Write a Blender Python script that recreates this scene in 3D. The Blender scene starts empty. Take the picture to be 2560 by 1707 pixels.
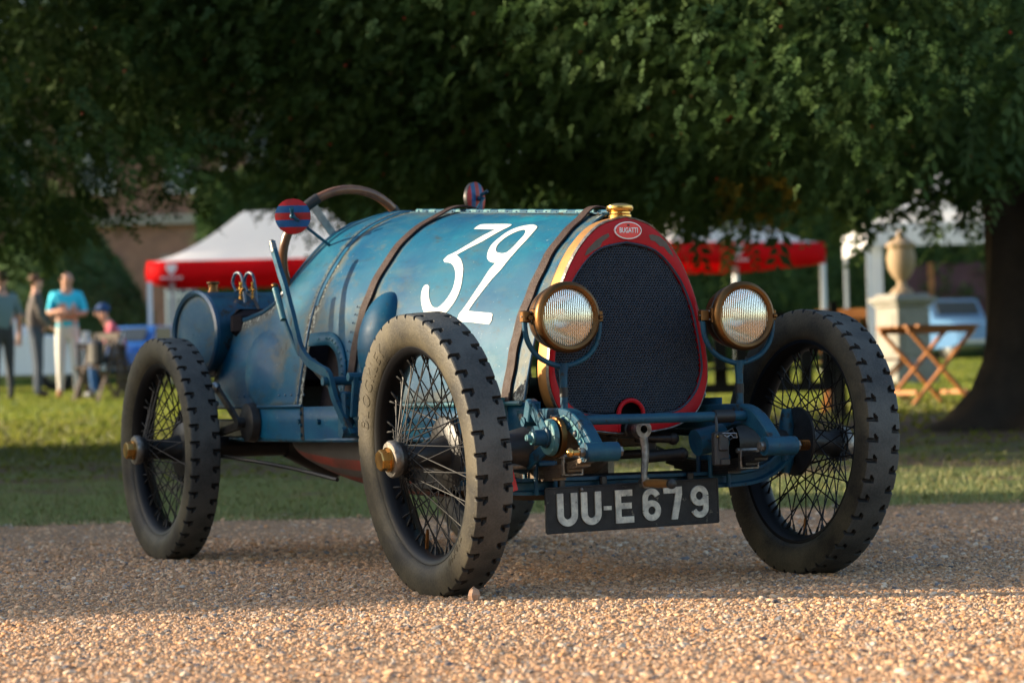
import bpy, math, random
import numpy as np
from mathutils import Vector, Matrix, geometry
from math import sin, cos, pi, radians, sqrt, atan2
random.seed(7); RNG = np.random.default_rng(7)
C = bpy.context.scene.collection
sc = bpy.context.scene

# ------------------------------------------------------------------ camera (car frame: x forward, y to the car's left, z up)
CP = Vector((5.7501, -3.1859, 0.4793)); YAW, PITCH, ROLL, FPX = 2.6798, 0.0229, -0.0234, 6395.0
FW = Vector((cos(PITCH)*cos(YAW), cos(PITCH)*sin(YAW), sin(PITCH)))
_r = FW.cross(Vector((0, 0, 1))).normalized(); _u = _r.cross(FW)
RT = _r*cos(ROLL) + _u*sin(ROLL); UP = -_r*sin(ROLL) + _u*cos(ROLL)
cam = bpy.data.cameras.new('camera'); co = bpy.data.objects.new('camera', cam); C.objects.link(co)
m3 = Matrix((RT, UP, -FW)).transposed(); co.matrix_world = Matrix.Translation(CP) @ m3.to_4x4()
cam.sensor_width = 36; cam.lens = FPX/2560*36; cam.clip_end = 3000; cam.clip_start = .1
cam.dof.use_dof = True; cam.dof.focus_distance = 6.35; cam.dof.aperture_fstop = 4.6
cam.dof.aperture_blades = 0
sc.camera = co
# ------------------------------------------------------------------ sky, sun, exposure
SUN_EL, SUN_AZ = radians(14.5), radians(-122.0)          # azimuth as atan2(y, x) of the direction towards the sun
SD = Vector((cos(SUN_EL)*cos(SUN_AZ), cos(SUN_EL)*sin(SUN_AZ), sin(SUN_EL)))
w = bpy.data.worlds.new('World'); sc.world = w; w.use_nodes = True
nt = w.node_tree; bg = nt.nodes['Background']; sky = nt.nodes.new('ShaderNodeTexSky')
sky.sky_type = 'NISHITA'; sky.sun_disc = False; sky.sun_elevation = SUN_EL; sky.sun_rotation = pi/2 - SUN_AZ
sky.air_density = 1.0; sky.dust_density = 1.6; sky.ozone_density = 1.2
nt.links.new(sky.outputs[0], bg.inputs[0]); bg.inputs[1].default_value = 0.135
sl = bpy.data.lights.new('sun', 'SUN'); sl.energy = 5.0; sl.angle = radians(.55); sl.color = (1, .82, .58)
so = bpy.data.objects.new('sun', sl); C.objects.link(so); so.rotation_euler = SD.to_track_quat('Z', 'Y').to_euler()
sc.view_settings.view_transform = 'Standard'; sc.view_settings.look = 'None'
sc.view_settings.exposure = 1.32; sc.view_settings.gamma = 1.0
sc.cycles.max_bounces = 6; sc.cycles.transparent_max_bounces = 8

# ------------------------------------------------------------------ materials
def mat(name, col, rough=.5, metal=0., col2=None, scale=8., amt=.5, bump=0., bscale=60., coat=0., col3=None, scale3=3., thr3=.62, rvar=0., spec=.5):
    m = bpy.data.materials.new(name); m.use_nodes = True; n = m.node_tree.nodes; L = m.node_tree.links
    p = n['Principled BSDF']; p.inputs['Base Color'].default_value = (*col, 1); p.inputs['Roughness'].default_value = rough
    p.inputs['Metallic'].default_value = metal; p.inputs['Coat Weight'].default_value = coat; p.inputs['Specular IOR Level'].default_value = spec
    p.inputs['Coat Roughness'].default_value = .15
    tc = n.new('ShaderNodeTexCoord')
    def noise(s, d=6., r=.6):
        t = n.new('ShaderNodeTexNoise'); t.inputs['Scale'].default_value = s; t.inputs['Detail'].default_value = d; t.inputs['Roughness'].default_value = r
        L.new(tc.outputs['Object'], t.inputs['Vector']); return t
    src = None
    if col2 is not None:
        t = noise(scale); r = n.new('ShaderNodeMapRange'); r.inputs['From Min'].default_value = .5-.25*(1.1-amt)-.05; r.inputs['From Max'].default_value = .5+.25*(1.1-amt)+.05
        L.new(t.outputs[0], r.inputs[0])
        mx = n.new('ShaderNodeMix'); mx.data_type = 'RGBA'; mx.inputs['A'].default_value = (*col, 1); mx.inputs['B'].default_value = (*col2, 1)
        L.new(r.outputs[0], mx.inputs['Factor']); src = mx.outputs['Result']
    if col3 is not None:
        t = noise(scale3, 8., .7); r = n.new('ShaderNodeMapRange'); r.inputs['From Min'].default_value = thr3; r.inputs['From Max'].default_value = thr3+.06
        L.new(t.outputs[0], r.inputs[0]); mx = n.new('ShaderNodeMix'); mx.data_type = 'RGBA'; mx.inputs['B'].default_value = (*col3, 1)
        mx.inputs['A'].default_value = (*col, 1)
        if src: L.new(src, mx.inputs['A'])
        L.new(r.outputs[0], mx.inputs['Factor']); src = mx.outputs['Result']
    if src: L.new(src, p.inputs['Base Color'])
    if rvar:
        t = noise(scale*1.7); r = n.new('ShaderNodeMapRange'); r.inputs['To Min'].default_value = rough-rvar; r.inputs['To Max'].default_value = rough+rvar
        r.inputs['From Min'].default_value = .3; r.inputs['From Max'].default_value = .7
        L.new(t.outputs[0], r.inputs[0]); L.new(r.outputs[0], p.inputs['Roughness'])
    if bump:
        t = noise(bscale); b = n.new('ShaderNodeBump'); b.inputs['Strength'].default_value = bump; b.inputs['Distance'].default_value = .01
        L.new(t.outputs[0], b.inputs['Height']); L.new(b.outputs[0], p.inputs['Normal'])
    return m

def paint_material():
    """hand-rubbed old racing blue: teal patches, streaks, grey-brown wear where the paint has gone thin"""
    m = bpy.data.materials.new('worn_blue_paint'); m.use_nodes = True; n = m.node_tree.nodes; L = m.node_tree.links
    p = n['Principled BSDF']; tc = n.new('ShaderNodeTexCoord')
    def noise(s, d, r, sx=1, sy=1, sz=1):
        mp = n.new('ShaderNodeMapping'); mp.inputs['Scale'].default_value = (sx, sy, sz); L.new(tc.outputs['Object'], mp.inputs[0])
        t = n.new('ShaderNodeTexNoise'); t.inputs['Scale'].default_value = s; t.inputs['Detail'].default_value = d; t.inputs['Roughness'].default_value = r
        L.new(mp.outputs[0], t.inputs['Vector']); return t.outputs[0]
    def rng(v, a, b, c=0., d=1.):
        r = n.new('ShaderNodeMapRange'); r.inputs['From Min'].default_value = a; r.inputs['From Max'].default_value = b
        r.inputs['To Min'].default_value = c; r.inputs['To Max'].default_value = d; L.new(v, r.inputs[0]); return r.outputs[0]
    def mix(f, a, b):
        x = n.new('ShaderNodeMix'); x.data_type = 'RGBA'
        for k, v in (('A', a), ('B', b)):
            if isinstance(v, tuple): x.inputs[k].default_value = (*v, 1)
            else: L.new(v, x.inputs[k])
        L.new(f, x.inputs['Factor']); return x.outputs['Result']
    c = mix(rng(noise(3.2, 5, .6), .32, .68), (.002, .050, .122), (.003, .094, .158))
    c = mix(rng(noise(5.5, 6, .65, .5, 1, 1.4), .56, .74, 0, .6), c, (.004, .18, .235))
    c = mix(rng(noise(7, 8, .7, .35, 1, 1.5), .52, .72, 0, .65), c, (.050, .100, .108))
    c = mix(rng(noise(26, 8, .75, .3, 1, 1), .57, .70, 0, .7), c, (.028, .032, .026))
    c = mix(rng(noise(130, 3, .6), .70, .73, 0, .75), c, (.33, .42, .42))
    c = mix(rng(noise(60, 4, .6, 1, 1, .3), .69, .73, 0, .8), c, (.04, .035, .03))
    at = n.new('ShaderNodeAttribute'); at.attribute_name = 'wear'
    def madd(a, k, b):
        x = n.new('ShaderNodeMath'); x.operation = 'MULTIPLY_ADD'; L.new(a, x.inputs[0]); x.inputs[1].default_value = k
        if isinstance(b, float): x.inputs[2].default_value = b
        else: L.new(b, x.inputs[2])
        return x.outputs[0]
    wv = madd(at.outputs['Fac'], .62, noise(22, 9, .72, .5, 1, 1))
    c = mix(rng(wv, .62, .86, 0, .85), c, (.085, .095, .078))
    c = mix(rng(madd(at.outputs['Fac'], .5, noise(48, 8, .75, 1, 1, .6)), .80, .90, 0, .9), c, (.030, .026, .020))
    c = mix(rng(madd(at.outputs['Fac'], .35, noise(75, 6, .7)), .82, .86, 0, .9), c, (.34, .37, .33))
    L.new(c, p.inputs['Base Color'])
    L.new(rng(noise(14, 8, .7, .4, 1, 1), .3, .7, .36, .60), p.inputs['Roughness'])
    p.inputs['Coat Weight'].default_value = .0; p.inputs['Specular IOR Level'].default_value = .22
    b = n.new('ShaderNodeBump'); b.inputs['Strength'].default_value = .12; b.inputs['Distance'].default_value = .01
    s = n.new('ShaderNodeMath'); s.operation = 'MULTIPLY_ADD'; s.inputs[1].default_value = .15
    L.new(noise(160, 3, .6), s.inputs[0]); L.new(noise(9, 3, .5), s.inputs[2]); L.new(s.outputs[0], b.inputs['Height'])
    L.new(b.outputs[0], p.inputs['Normal'])
    return m

M = {}
M['paint'] = paint_material()
M['frame'] = mat('chassis_blue', (.006, .042, .092), .45, col2=(.012, .085, .13), scale=14, amt=.5, bump=.15, bscale=90, coat=.0, spec=.28, col3=(.022, .024, .024), scale3=20, thr3=.56, rvar=.12)
M['cyan'] = mat('worn_cyan_steel', (.025, .17, .22), .42, col2=(.10, .17, .165), scale=25, bump=.25, bscale=110, spec=.4, col3=(.03, .07, .09), scale3=45, thr3=.57)
M['trimblue'] = mat('dark_blue_trim', (.008, .06, .12), .3, coat=.4, col3=(.25, .33, .33), scale3=60, thr3=.66)
M['red'] = mat('radiator_red', (.50, .006, .014), .5, col2=(.36, .005, .010), scale=10, bump=.05, spec=.25, col3=(.09, .075, .055), scale3=9, thr3=.62)
M['brass'] = mat('aged_brass', (.25, .125, .042), .42, 1., col2=(.11, .055, .026), scale=13, amt=.4, bump=.04, bscale=70, rvar=.1)
M['brassb'] = mat('bright_brass', (.78, .45, .12), .2, 1., col2=(.5, .27, .09), scale=20, rvar=.08)
M['brassm'] = mat('matt_brass_band', (.50, .25, .075), .5, .6, col2=(.38, .19, .06), scale=12, rvar=.08)
M['steel'] = mat('worn_steel', (.36, .34, .31), .42, .85, col2=(.10, .085, .07), scale=60, amt=.4, bump=.2, bscale=150)
M['alu'] = mat('spun_aluminium', (.55, .56, .56), .35, .9, col2=(.3, .3, .3), scale=30)
M['bronze'] = mat('oily_cast_alloy', (.17, .125, .085), .48, .6, col2=(.07, .05, .035), scale=11, bump=.35, bscale=70)
M['dark'] = mat('oily_black_metal', (.012, .013, .015), .42, .2, col2=(.03, .028, .026), scale=30, bump=.15)
M['black'] = mat('black_spoke_paint', (.004, .004, .005), .45, col3=(.16, .14, .12), scale3=220, thr3=.72, spec=.22)
M['cellshade'] = mat('painted_cell_shade', (.002, .0025, .004), .9, spec=.1)
M['core'] = mat('radiator_core', (.040, .062, .095), .5, .0, col2=(.060, .082, .115), scale=40, spec=.3)
M['leather'] = mat('brown_leather_strap', (.026, .013, .010), .65, spec=.3, col2=(.048, .027, .02), scale=22, bump=.35, bscale=150, rvar=.1)
M['cushion'] = mat('dark_leather_cushion', (.010, .009, .014), .8, spec=.15, col2=(.022, .017, .018), scale=14, bump=.3, bscale=60)
M['wood'] = mat('steering_wheel_wood', (.22, .095, .035), .32, col2=(.09, .034, .014), scale=22, coat=.35)
M['white'] = mat('painted_white_number', (.62, .62, .59), .6, col2=(.54, .54, .50), scale=30, col3=(.20, .28, .30), scale3=120, thr3=.68, spec=.2)
M['plate'] = mat('black_number_plate', (.007, .008, .010), .5, col2=(.03, .03, .032), scale=26, bump=.1, col3=(.20, .18, .14), scale3=30, thr3=.61, spec=.3)
M['digit'] = mat('worn_alloy_digits', (.78, .77, .66), .6, .0, col2=(.42, .42, .38), scale=42, amt=.7, bump=.12, bscale=160, col3=(.08, .08, .07), scale3=80, thr3=.62)
M['redtape'] = mat('red_tape', (.6, .015, .03), .35)
M['badge'] = mat('red_enamel', (.80, .002, .004), .3, coat=.3)
M['badgew'] = mat('white_enamel', (.82, .80, .80), .2, coat=.6)
M['bellyred'] = mat('belly_red', (.26, .035, .02), .5, col2=(.09, .03, .02), scale=18, bump=.08)
M['bellygrey'] = mat('belly_grey', (.085, .075, .068), .5, col2=(.05, .045, .04), scale=18, bump=.08)
M['mirblue'] = mat('mirror_blue', (.006, .09, .26), .4, spec=.3, col2=(.01, .06, .16), scale=30)
M['mirred'] = mat('mirror_red', (.50, .004, .010), .4, spec=.3, col2=(.22, .02, .015), scale=30)
M['mesh'] = mat('reflector_silver', (.75, .73, .68), .16, 1.)
M['primer'] = mat('bare_primer', (.085, .065, .048), .7, col2=(.12, .10, .08), scale=50)
M['glass'] = mat('ribbed_glass', (.93, .84, .66), .04)
M['glass'].node_tree.nodes['Principled BSDF'].inputs['Transmission Weight'].default_value = .94
M['tape'] = mat('black_tape', (.012, .012, .013), .5)
M['plasticg'] = mat('dark_grey_clip', (.035, .035, .035), .5)

def rubber(name, side, tread):
    m = bpy.data.materials.new(name); m.use_nodes = True; n = m.node_tree.nodes; L = m.node_tree.links; p = n['Principled BSDF']
    tc = n.new('ShaderNodeTexCoord'); sx = n.new('ShaderNodeSeparateXYZ'); L.new(tc.outputs['Object'], sx.inputs[0])
    t = n.new('ShaderNodeTexNoise'); t.inputs['Scale'].default_value = 9; t.inputs['Detail'].default_value = 8; L.new(tc.outputs['Object'], t.inputs['Vector'])
    t2 = n.new('ShaderNodeTexNoise'); t2.inputs['Scale'].default_value = 170; t2.inputs['Detail'].default_value = 4; L.new(tc.outputs['Object'], t2.inputs['Vector'])
    ad = n.new('ShaderNodeMath'); ad.operation = 'MULTIPLY_ADD'; ad.inputs[1].default_value = .35; L.new(t2.outputs[0], ad.inputs[0]); L.new(t.outputs[0], ad.inputs[2])
    r = n.new('ShaderNodeMapRange'); r.inputs['From Min'].default_value = .50; r.inputs['From Max'].default_value = .82; L.new(ad.outputs[0], r.inputs[0])
    mx = n.new('ShaderNodeMix'); mx.data_type = 'RGBA'; mx.inputs['A'].default_value = (*side, 1); mx.inputs['B'].default_value = (*tread, 1)
    L.new(r.outputs[0], mx.inputs['Factor']); L.new(mx.outputs['Result'], p.inputs['Base Color']); p.inputs['Roughness'].default_value = .58
    p.inputs['Specular IOR Level'].default_value = .35
    b = n.new('ShaderNodeBump'); b.inputs['Strength'].default_value = .25; b.inputs['Distance'].default_value = .004; L.new(t2.outputs[0], b.inputs['Height']); L.new(b.outputs[0], p.inputs['Normal'])
    return m
M['sidewall'] = rubber('dusty_sidewall', (.013, .011, .008), (.072, .060, .036))
M['treadr'] = rubber('dusty_tread', (.034, .035, .034), (.085, .085, .078))
M['groove'] = rubber('tread_groove', (.006, .006, .006), (.010, .009, .008))

# ------------------------------------------------------------------ mesh helpers
def frame_of(d):
    d = Vector(d).normalized(); a = Vector((0, 0, 1)) if abs(d.z) < .9 else Vector((1, 0, 0))
    u = d.cross(a).normalized(); return u, d.cross(u), d
class MB:
    def __init__(s): s.v = []; s.f = []; s.mi = []; s.cur = 0
    def add(s, vs, fs):
        o = len(s.v); s.v += [tuple(p) for p in vs]
        for f in fs: s.f.append(tuple(i+o for i in f)); s.mi.append(s.cur)
        return s
    def box(s, c, d, R=None, b=0.0):
        c = Vector(c); hx, hy, hz = d[0]/2, d[1]/2, d[2]/2
        if b <= 0:
            P = [Vector((x*hx, y*hy, z*hz)) for x in (-1, 1) for y in (-1, 1) for z in (-1, 1)]
            F = [(0, 1, 3, 2), (4, 6, 7, 5), (0, 4, 5, 1), (2, 3, 7, 6), (0, 2, 6, 4), (1, 5, 7, 3)]
        else:
            b = min(b, hx*.9, hy*.9, hz*.9); P = []; F = []
            prof = [(-hz, b), (-hz+b, 0), (hz-b, 0), (hz, b)]
            for z, i in prof:
                x, y = hx-i, hy-i
                P += [Vector(q) for q in ((x, y-b, z), (x-b, y, z), (-x+b, y, z), (-x, y-b, z), (-x, -y+b, z), (-x+b, -y, z), (x-b, -y, z), (x, -y+b, z))]
            for k in range(3):
                for j in range(8): F.append((k*8+j, k*8+(j+1) % 8, (k+1)*8+(j+1) % 8, (k+1)*8+j))
            F.append(tuple(range(7, -1, -1))); F.append(tuple(range(24, 32)))
        if R is not None: P = [R @ p for p in P]
        return s.add([c+p for p in P], F)
    def bar(s, a, b, wd, th, up=(0, 0, 1), bev=0.0):
        a, b = Vector(a), Vector(b); d = b-a; z = d.normalized(); y = Vector(up).cross(z).normalized(); x = y.cross(z)
        R = Matrix((x, y, z)).transposed()
        return s.box((a+b)/2, (th, wd, d.length), R, bev)
    def tube(s, pts, r, n=10, closed=False, caps=True):
        pts = [Vector(p) for p in pts]; N = len(pts); rs = r if isinstance(r, (list, tuple)) else [r]*N
        tan = []
        for i in range(N):
            a = pts[i-1] if (i > 0 or closed) else pts[i]; b = pts[(i+1) % N] if (i < N-1 or closed) else pts[i]
            tan.append((b-a).normalized())
        u, v, _ = frame_of(tan[0]); vs = []
        for i in range(N):
            u = (u - tan[i]*u.dot(tan[i])).normalized(); v = tan[i].cross(u)
            for k in range(n):
                a = 2*pi*k/n; vs.append(pts[i] + (u*cos(a)+v*sin(a))*rs[i])
        fs = []
        for i in range(N if closed else N-1):
            j = (i+1) % N
            for k in range(n): fs.append((i*n+k, i*n+(k+1) % n, j*n+(k+1) % n, j*n+k))
        if caps and not closed: fs.append(tuple(range(n-1, -1, -1))); fs.append(tuple((N-1)*n+k for k in range(n)))
        return s.add(vs, fs)
    def cyl(s, a, b, r, n=20, r2=None): return s.tube([a, b], [r, r if r2 is None else r2], n)
    def lathe(s, prof, o=(0, 0, 0), ax=(0, 0, 1), n=32, sx=1., closed=False):
        """prof: (radius, height) pairs turned about ax through o"""
        u, v, d = frame_of(ax); o = Vector(o); vs = []; fs = []
        for r, h in prof:
            for k in range(n):
                a = 2*pi*k/n; vs.append(o + d*h + (u*cos(a)*sx+v*sin(a))*r)
        P = len(prof)
        for i in range(P if closed else P-1):
            j = (i+1) % P
            for k in range(n): fs.append((i*n+k, j*n+k, j*n+(k+1) % n, i*n+(k+1) % n))
        return s.add(vs, fs)
    def ball(s, c, r, n=12, R=None):
        c = Vector(c); rr = (r, r, r) if isinstance(r, (int, float)) else r; vs = []; fs = []; m = n//2
        for i in range(m+1):
            th = pi*i/m
            for k in range(n):
                a = 2*pi*k/n; p = Vector((sin(th)*cos(a)*rr[0], sin(th)*sin(a)*rr[1], cos(th)*rr[2]))
                vs.append(c + (R @ p if R else p))
        for i in range(m):
            for k in range(n): fs.append((i*n+k, (i+1)*n+k, (i+1)*n+(k+1) % n, i*n+(k+1) % n))
        return s.add(vs, fs)
    def prism(s, poly, o, ux, uy, th):
        """flat outline in the (ux, uy) plane at o, th thick along ux x uy"""
        o, ux, uy = Vector(o), Vector(ux), Vector(uy); nz = ux.cross(uy).normalized()
        a = [o+ux*x+uy*y for x, y in poly]; b = [p+nz*th for p in a]; n = len(poly)
        tri = geometry.tessellate_polygon([[Vector((x, y, 0)) for x, y in poly]])
        area = sum(poly[i][0]*poly[(i+1) % n][1]-poly[(i+1) % n][0]*poly[i][1] for i in range(n))
        def orient(t, sgn):
            p, q, r = (poly[i] for i in t); A = (q[0]-p[0])*(r[1]-p[1])-(r[0]-p[0])*(q[1]-p[1])
            return tuple(t) if A*sgn > 0 else tuple(reversed(t))
        fs = [tuple(i+n for i in orient(t, 1)) for t in tri] + [orient(t, -1) for t in tri]
        for i in range(n):
            j = (i+1) % n; fs.append((i, j, j+n, i+n) if area > 0 else (j, i, i+n, j+n))
        return s.add(a+b, fs)
    def grid(s, rows, wrap=False):
        nr, nc = len(rows), len(rows[0]); vs = [p for r in rows for p in r]; fs = []
        for i in range(nr-1):
            for k in range(nc if wrap else nc-1): fs.append((i*nc+k, i*nc+(k+1) % nc, (i+1)*nc+(k+1) % nc, (i+1)*nc+k))
        return s.add(vs, fs)
    def mesh(s, name, mats, smooth=True, angle=38):
        me = bpy.data.meshes.new(name); me.from_pydata(s.v, [], s.f)
        for m_ in (mats if isinstance(mats, (list, tuple)) else [mats]): me.materials.append(m_)
        me.polygons.foreach_set('material_index', s.mi)
        if smooth:
            me.polygons.foreach_set('use_smooth', [True]*len(s.f))
            me.set_sharp_from_angle(angle=radians(angle))
        me.update(); return me
    def build(s, name, mats, parent=None, smooth=True, angle=38, **props):
        return link(name, s.mesh(name, mats, smooth, angle), parent, **props)
def link(name, me, parent=None, **props):
    o = bpy.data.objects.new(name, me); C.objects.link(o)
    if parent: o.parent = parent
    for k, v in props.items(): o[k] = v
    return o
def empty(name, label, cat, loc=(0, 0, 0), rz=0., group=None):
    o = bpy.data.objects.new(name, None); C.objects.link(o); o.location = loc; o.rotation_euler[2] = rz; o.empty_display_size = .2
    o['label'] = label; o['category'] = cat
    if group: o['group'] = group
    return o
def npmesh(name, V, F, mats, mi=None, smooth=False):
    me = bpy.data.meshes.new(name); V = np.asarray(V, np.float32); F = np.asarray(F, np.int32); k = F.shape[1]
    me.vertices.add(len(V)); me.vertices.foreach_set('co', V.ravel())
    me.loops.add(F.size); me.loops.foreach_set('vertex_index', F.ravel())
    me.polygons.add(len(F)); me.polygons.foreach_set('loop_start', np.arange(0, F.size, k, dtype=np.int32))
    me.polygons.foreach_set('loop_total', np.full(len(F), k, np.int32))
    for m_ in (mats if isinstance(mats, (list, tuple)) else [mats]): me.materials.append(m_)
    if mi is not None: me.polygons.foreach_set('material_index', np.asarray(mi, np.int32))
    me.update(); me.validate(); 
    if smooth: me.polygons.foreach_set('use_smooth', [True]*len(F))
    return me
def text_mesh(txt, size, ext, name='lettering', spacing=1., bold=0.):
    cu = bpy.data.curves.new(name, 'FONT'); cu.body = txt; cu.size = size; cu.extrude = ext; cu.align_x = 'CENTER'; cu.align_y = 'CENTER'
    cu.space_character = spacing; cu.offset = bold; cu.resolution_u = 4
    o = bpy.data.objects.new('tmp', cu); C.objects.link(o); dg = bpy.context.evaluated_depsgraph_get(); dg.update()
    me = bpy.data.meshes.new_from_object(o.evaluated_get(dg)); bpy.data.objects.remove(o); bpy.data.curves.remove(cu)
    me.name = name; me.materials.clear(); return me
def arc(cx, cy, r, a0, a1, n): return [(cx+r*cos(radians(a0+(a1-a0)*i/n)), cy+r*sin(radians(a0+(a1-a0)*i/n))) for i in range(n+1)]
def ribbon(path, wd):
    """outline polygon of a stroke with square ends"""
    L, Rr = [], []
    for i, p in enumerate(path):
        a = path[max(i-1, 0)]; b = path[min(i+1, len(path)-1)]; dx, dy = b[0]-a[0], b[1]-a[1]; l = sqrt(dx*dx+dy*dy) or 1
        k = wd/2
        L.append((p[0]-dy/l*k, p[1]+dx/l*k)); Rr.append((p[0]+dy/l*k, p[1]-dx/l*k))
    return L+Rr[::-1]
def smooth_path(P, n=6):
    P = [Vector(p) for p in P]; out = []
    for i in range(len(P)-1):
        a = P[max(i-1, 0)]; b = P[i]; c = P[i+1]; d = P[min(i+2, len(P)-1)]
        for k in range(n):
            t = k/n; out.append(.5*((2*b)+(c-a)*t+(2*a-5*b+4*c-d)*t*t+(-a+3*b-3*c+d)*t**3))
    return out+[P[-1]]

# ------------------------------------------------------------------ terrain: level drive, then a lawn rising gently behind it
FH = Vector((FW.x, FW.y, 0)).normalized(); RH = Vector((-FH.y, FH.x, 0))*-1.0    # RH: to the right of the view
if RH.dot(RT) < 0: RH = -RH
def depth_of(x, y): return (x-CP.x)*FH.x+(y-CP.y)*FH.y
def ground_z(x, y):
    d = depth_of(x, y); t = max(0., d-10.2)
    if d > 52: return .026*(52-10.2-.8)+.011*(d-52)
    return .026*(t*t/(t+.8)) if t > 0 else 0.
def place(px, D, py=None):
    """ground point under image column px (2352-wide grid) at distance D; with py the height of that row as well"""
    d = FW + RT*((px*2560/2352-1280)/FPX) - UP*(((py if py is not None else 900)*2560/2352-853.5)/FPX)
    k = D/(d.x*FH.x+d.y*FH.y); P = CP+d*k
    if py is None: P.z = ground_z(P.x, P.y)
    return P
# ------------------------------------------------------------------ THE CAR
car = empty('vintage_racing_car', 'worn blue open racing car with white number 32 and red radiator on the gravel', 'racing car')
SA = [(0, .962), (.068, .927), (.134, .859), (.187, .768), (.227, .679), (.254, .578), (.276, .472)]
SB = [(0, 1.028), (.115, .992), (.199, .928), (.276, .822), (.319, .723), (.349, .599), (.372, .472)]
def _cr(a, b, c, d, t): return tuple(.5*((2*q)+(-p+r)*t+(2*p-5*q+4*r-s_)*t*t+(-p+3*q-3*r+s_)*t**3) for p, q, r, s_ in zip(a, b, c, d))
def _sec(S, t):
    n = len(S)-1; u = min(max(t, 0), 1)*n; i = min(int(u), n-1); f = u-i
    P = [(-S[1][0], S[1][1])]+list(S)+[(2*S[-1][0]-S[-2][0], 2*S[-1][1]-S[-2][1])]
    return _cr(P[i], P[i+1], P[i+2], P[i+3], f)
def skin(x, t, side=-1, off=0.):
    k = (x+.955)/.822; kw = max(k, -.18); kz = max(k, -.5); a = _sec(SA, t); b = _sec(SB, t)
    p = Vector((x, side*(a[0]*kw+b[0]*(1-kw)), a[1]*kz+b[1]*(1-kz)))
    if off:
        q = skin(x, min(t+.01, 1.), side); q0 = skin(x, max(t-.01, 0.), side); d = q-q0; nn = Vector((0, side*abs(d.z), abs(d.y))).normalized()
        p = p+nn*off
    return p
def t_at(x, z):
    lo, hi = 0., 1.
    for _ in range(22):
        m_ = (lo+hi)/2
        if skin(x, m_).z > z: lo = m_
        else: hi = m_
    return (lo+hi)/2

# bonnet: two halves with the footwell opening cut into the rear lower corner of the right one
XB0, XB1 = -.052, -1.30
def in_opening(x, z): 
    if x < -1.275 or x > -1.015 or z > .655: return False
    return True if x < -1.14 else ((x+1.14)/.125)**2+((z-.52)/.135)**2 < 1 or (z < .52)
for side in (-1, 1):
    mb = MB(); nx, ntt = 150, 56
    P = [[skin(XB0+(XB1-XB0)*i/nx, j/ntt, side) for j in range(ntt+1)] for i in range(nx+1)]
    vs = [p for r in P for p in r]; fs = []
    for i in range(nx):
        for j in range(ntt):
            c = (P[i][j]+P[i+1][j+1])/2
            if in_opening(c.x, c.z): continue
            f = (i*(ntt+1)+j, (i+1)*(ntt+1)+j, (i+1)*(ntt+1)+j+1, i*(ntt+1)+j+1)
            fs.append(f if side < 0 else f[::-1])
    mb.add(vs, fs); o = mb.build('bonnet', M['paint'], car, angle=60)
    g_ = lambda v, s: math.exp(-(v/s)**2)
    wr = []
    for v in o.data.vertices:
        x, z = v.co.x, v.co.z; tt = t_at(x, z) if abs(v.co.y) > .004 else 0.
        wr.append(min(1, .75*g_(tt, .06)+.55*g_(tt-1, .07)+.7*g_(x-XB0, .035)+.8*g_(x-XB1, .05)+.45*g_(x+.155, .012)+.35*g_(x+.977, .012)+.4*g_(x+.10, .012)+.4*g_(x+.93, .012)+.25*g_(tt-.62, .25)*g_(x+1.15, .2)+.5*g_(x+.87, .12)*g_(tt-.62, .1)))
    o.data.attributes.new('wear', 'FLOAT', 'POINT').data.foreach_set('value', wr)
    md = o.modifiers.new('thick', 'SOLIDIFY'); md.thickness = .003; md.offset = -1
    # folded front and rear lips
    for xx, r in ((XB0-.002, .0035), (XB1, .0042)): lip = MB(); lip.tube([skin(xx, .01+.98*j/50, side, .001) for j in range(51)], r, 6); lip.build('bonnet_lip', M['trimblue'], o)
# opening: a flat dark sheet stands in for the shade inside, rim is a riveted patch
fb = MB()
fb.add([(-1.29, -.33, .44), (-1.0, -.30, .44), (-1.0, -.27, .70), (-1.29, -.28, .70)], [(0, 1, 2, 3)])
fb.build('opening_dark_sheet', M['cushion'], car, smooth=False)
rim = MB(); pa = [(-1.275, .655), (-1.20, .655), (-1.14, .655)]+[(-1.14+.125*sin(a), .52+.135*cos(a)) for a in [pi/2*k/10 for k in range(1, 11)]]+[(-1.015, .50), (-1.015, .476)]
dist = [(0, 0)]; inner, outer = [], []
for i, (x, z) in enumerate(pa):
    a = pa[max(i-1, 0)]; b = pa[min(i+1, len(pa)-1)]; dx, dz = b[0]-a[0], b[1]-a[1]; l = sqrt(dx*dx+dz*dz); nx_, nz_ = -dz/l, dx/l
    if nz_ < -.01 : nx_, nz_ = -nx_, -nz_
    if i >= len(pa)-2: nx_, nz_ = 1, 0
    inner.append((x-nx_*.004, z-nz_*.004)); outer.append((x+nx_*.034, z+nz_*.034))
rows = []
for (x, z), (x2, z2) in zip(inner, outer):
    r_ = []
    for f in (0, .5, 1): xx, zz = x+(x2-x)*f, z+(z2-z)*f; r_.append(skin(xx, t_at(xx, max(zz, .473)), -1, .004))
    rows.append(r_)
rim.grid(rows); o = rim.build('riveted_patch', M['paint'], car); md = o.modifiers.new('t', 'SOLIDIFY'); md.thickness = .004; md.offset = 0
rv = MB()
for k in range(1, len(pa)-1):
    a, b = inner[k], outer[k]; xx, zz = (a[0]+b[0])/2, (a[1]+b[1])/2; rv.ball(skin(xx, t_at(xx, zz), -1, .0065), .0042, 8)
rv.build('rivets', M['cyan'], o, kind='stuff')

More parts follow.
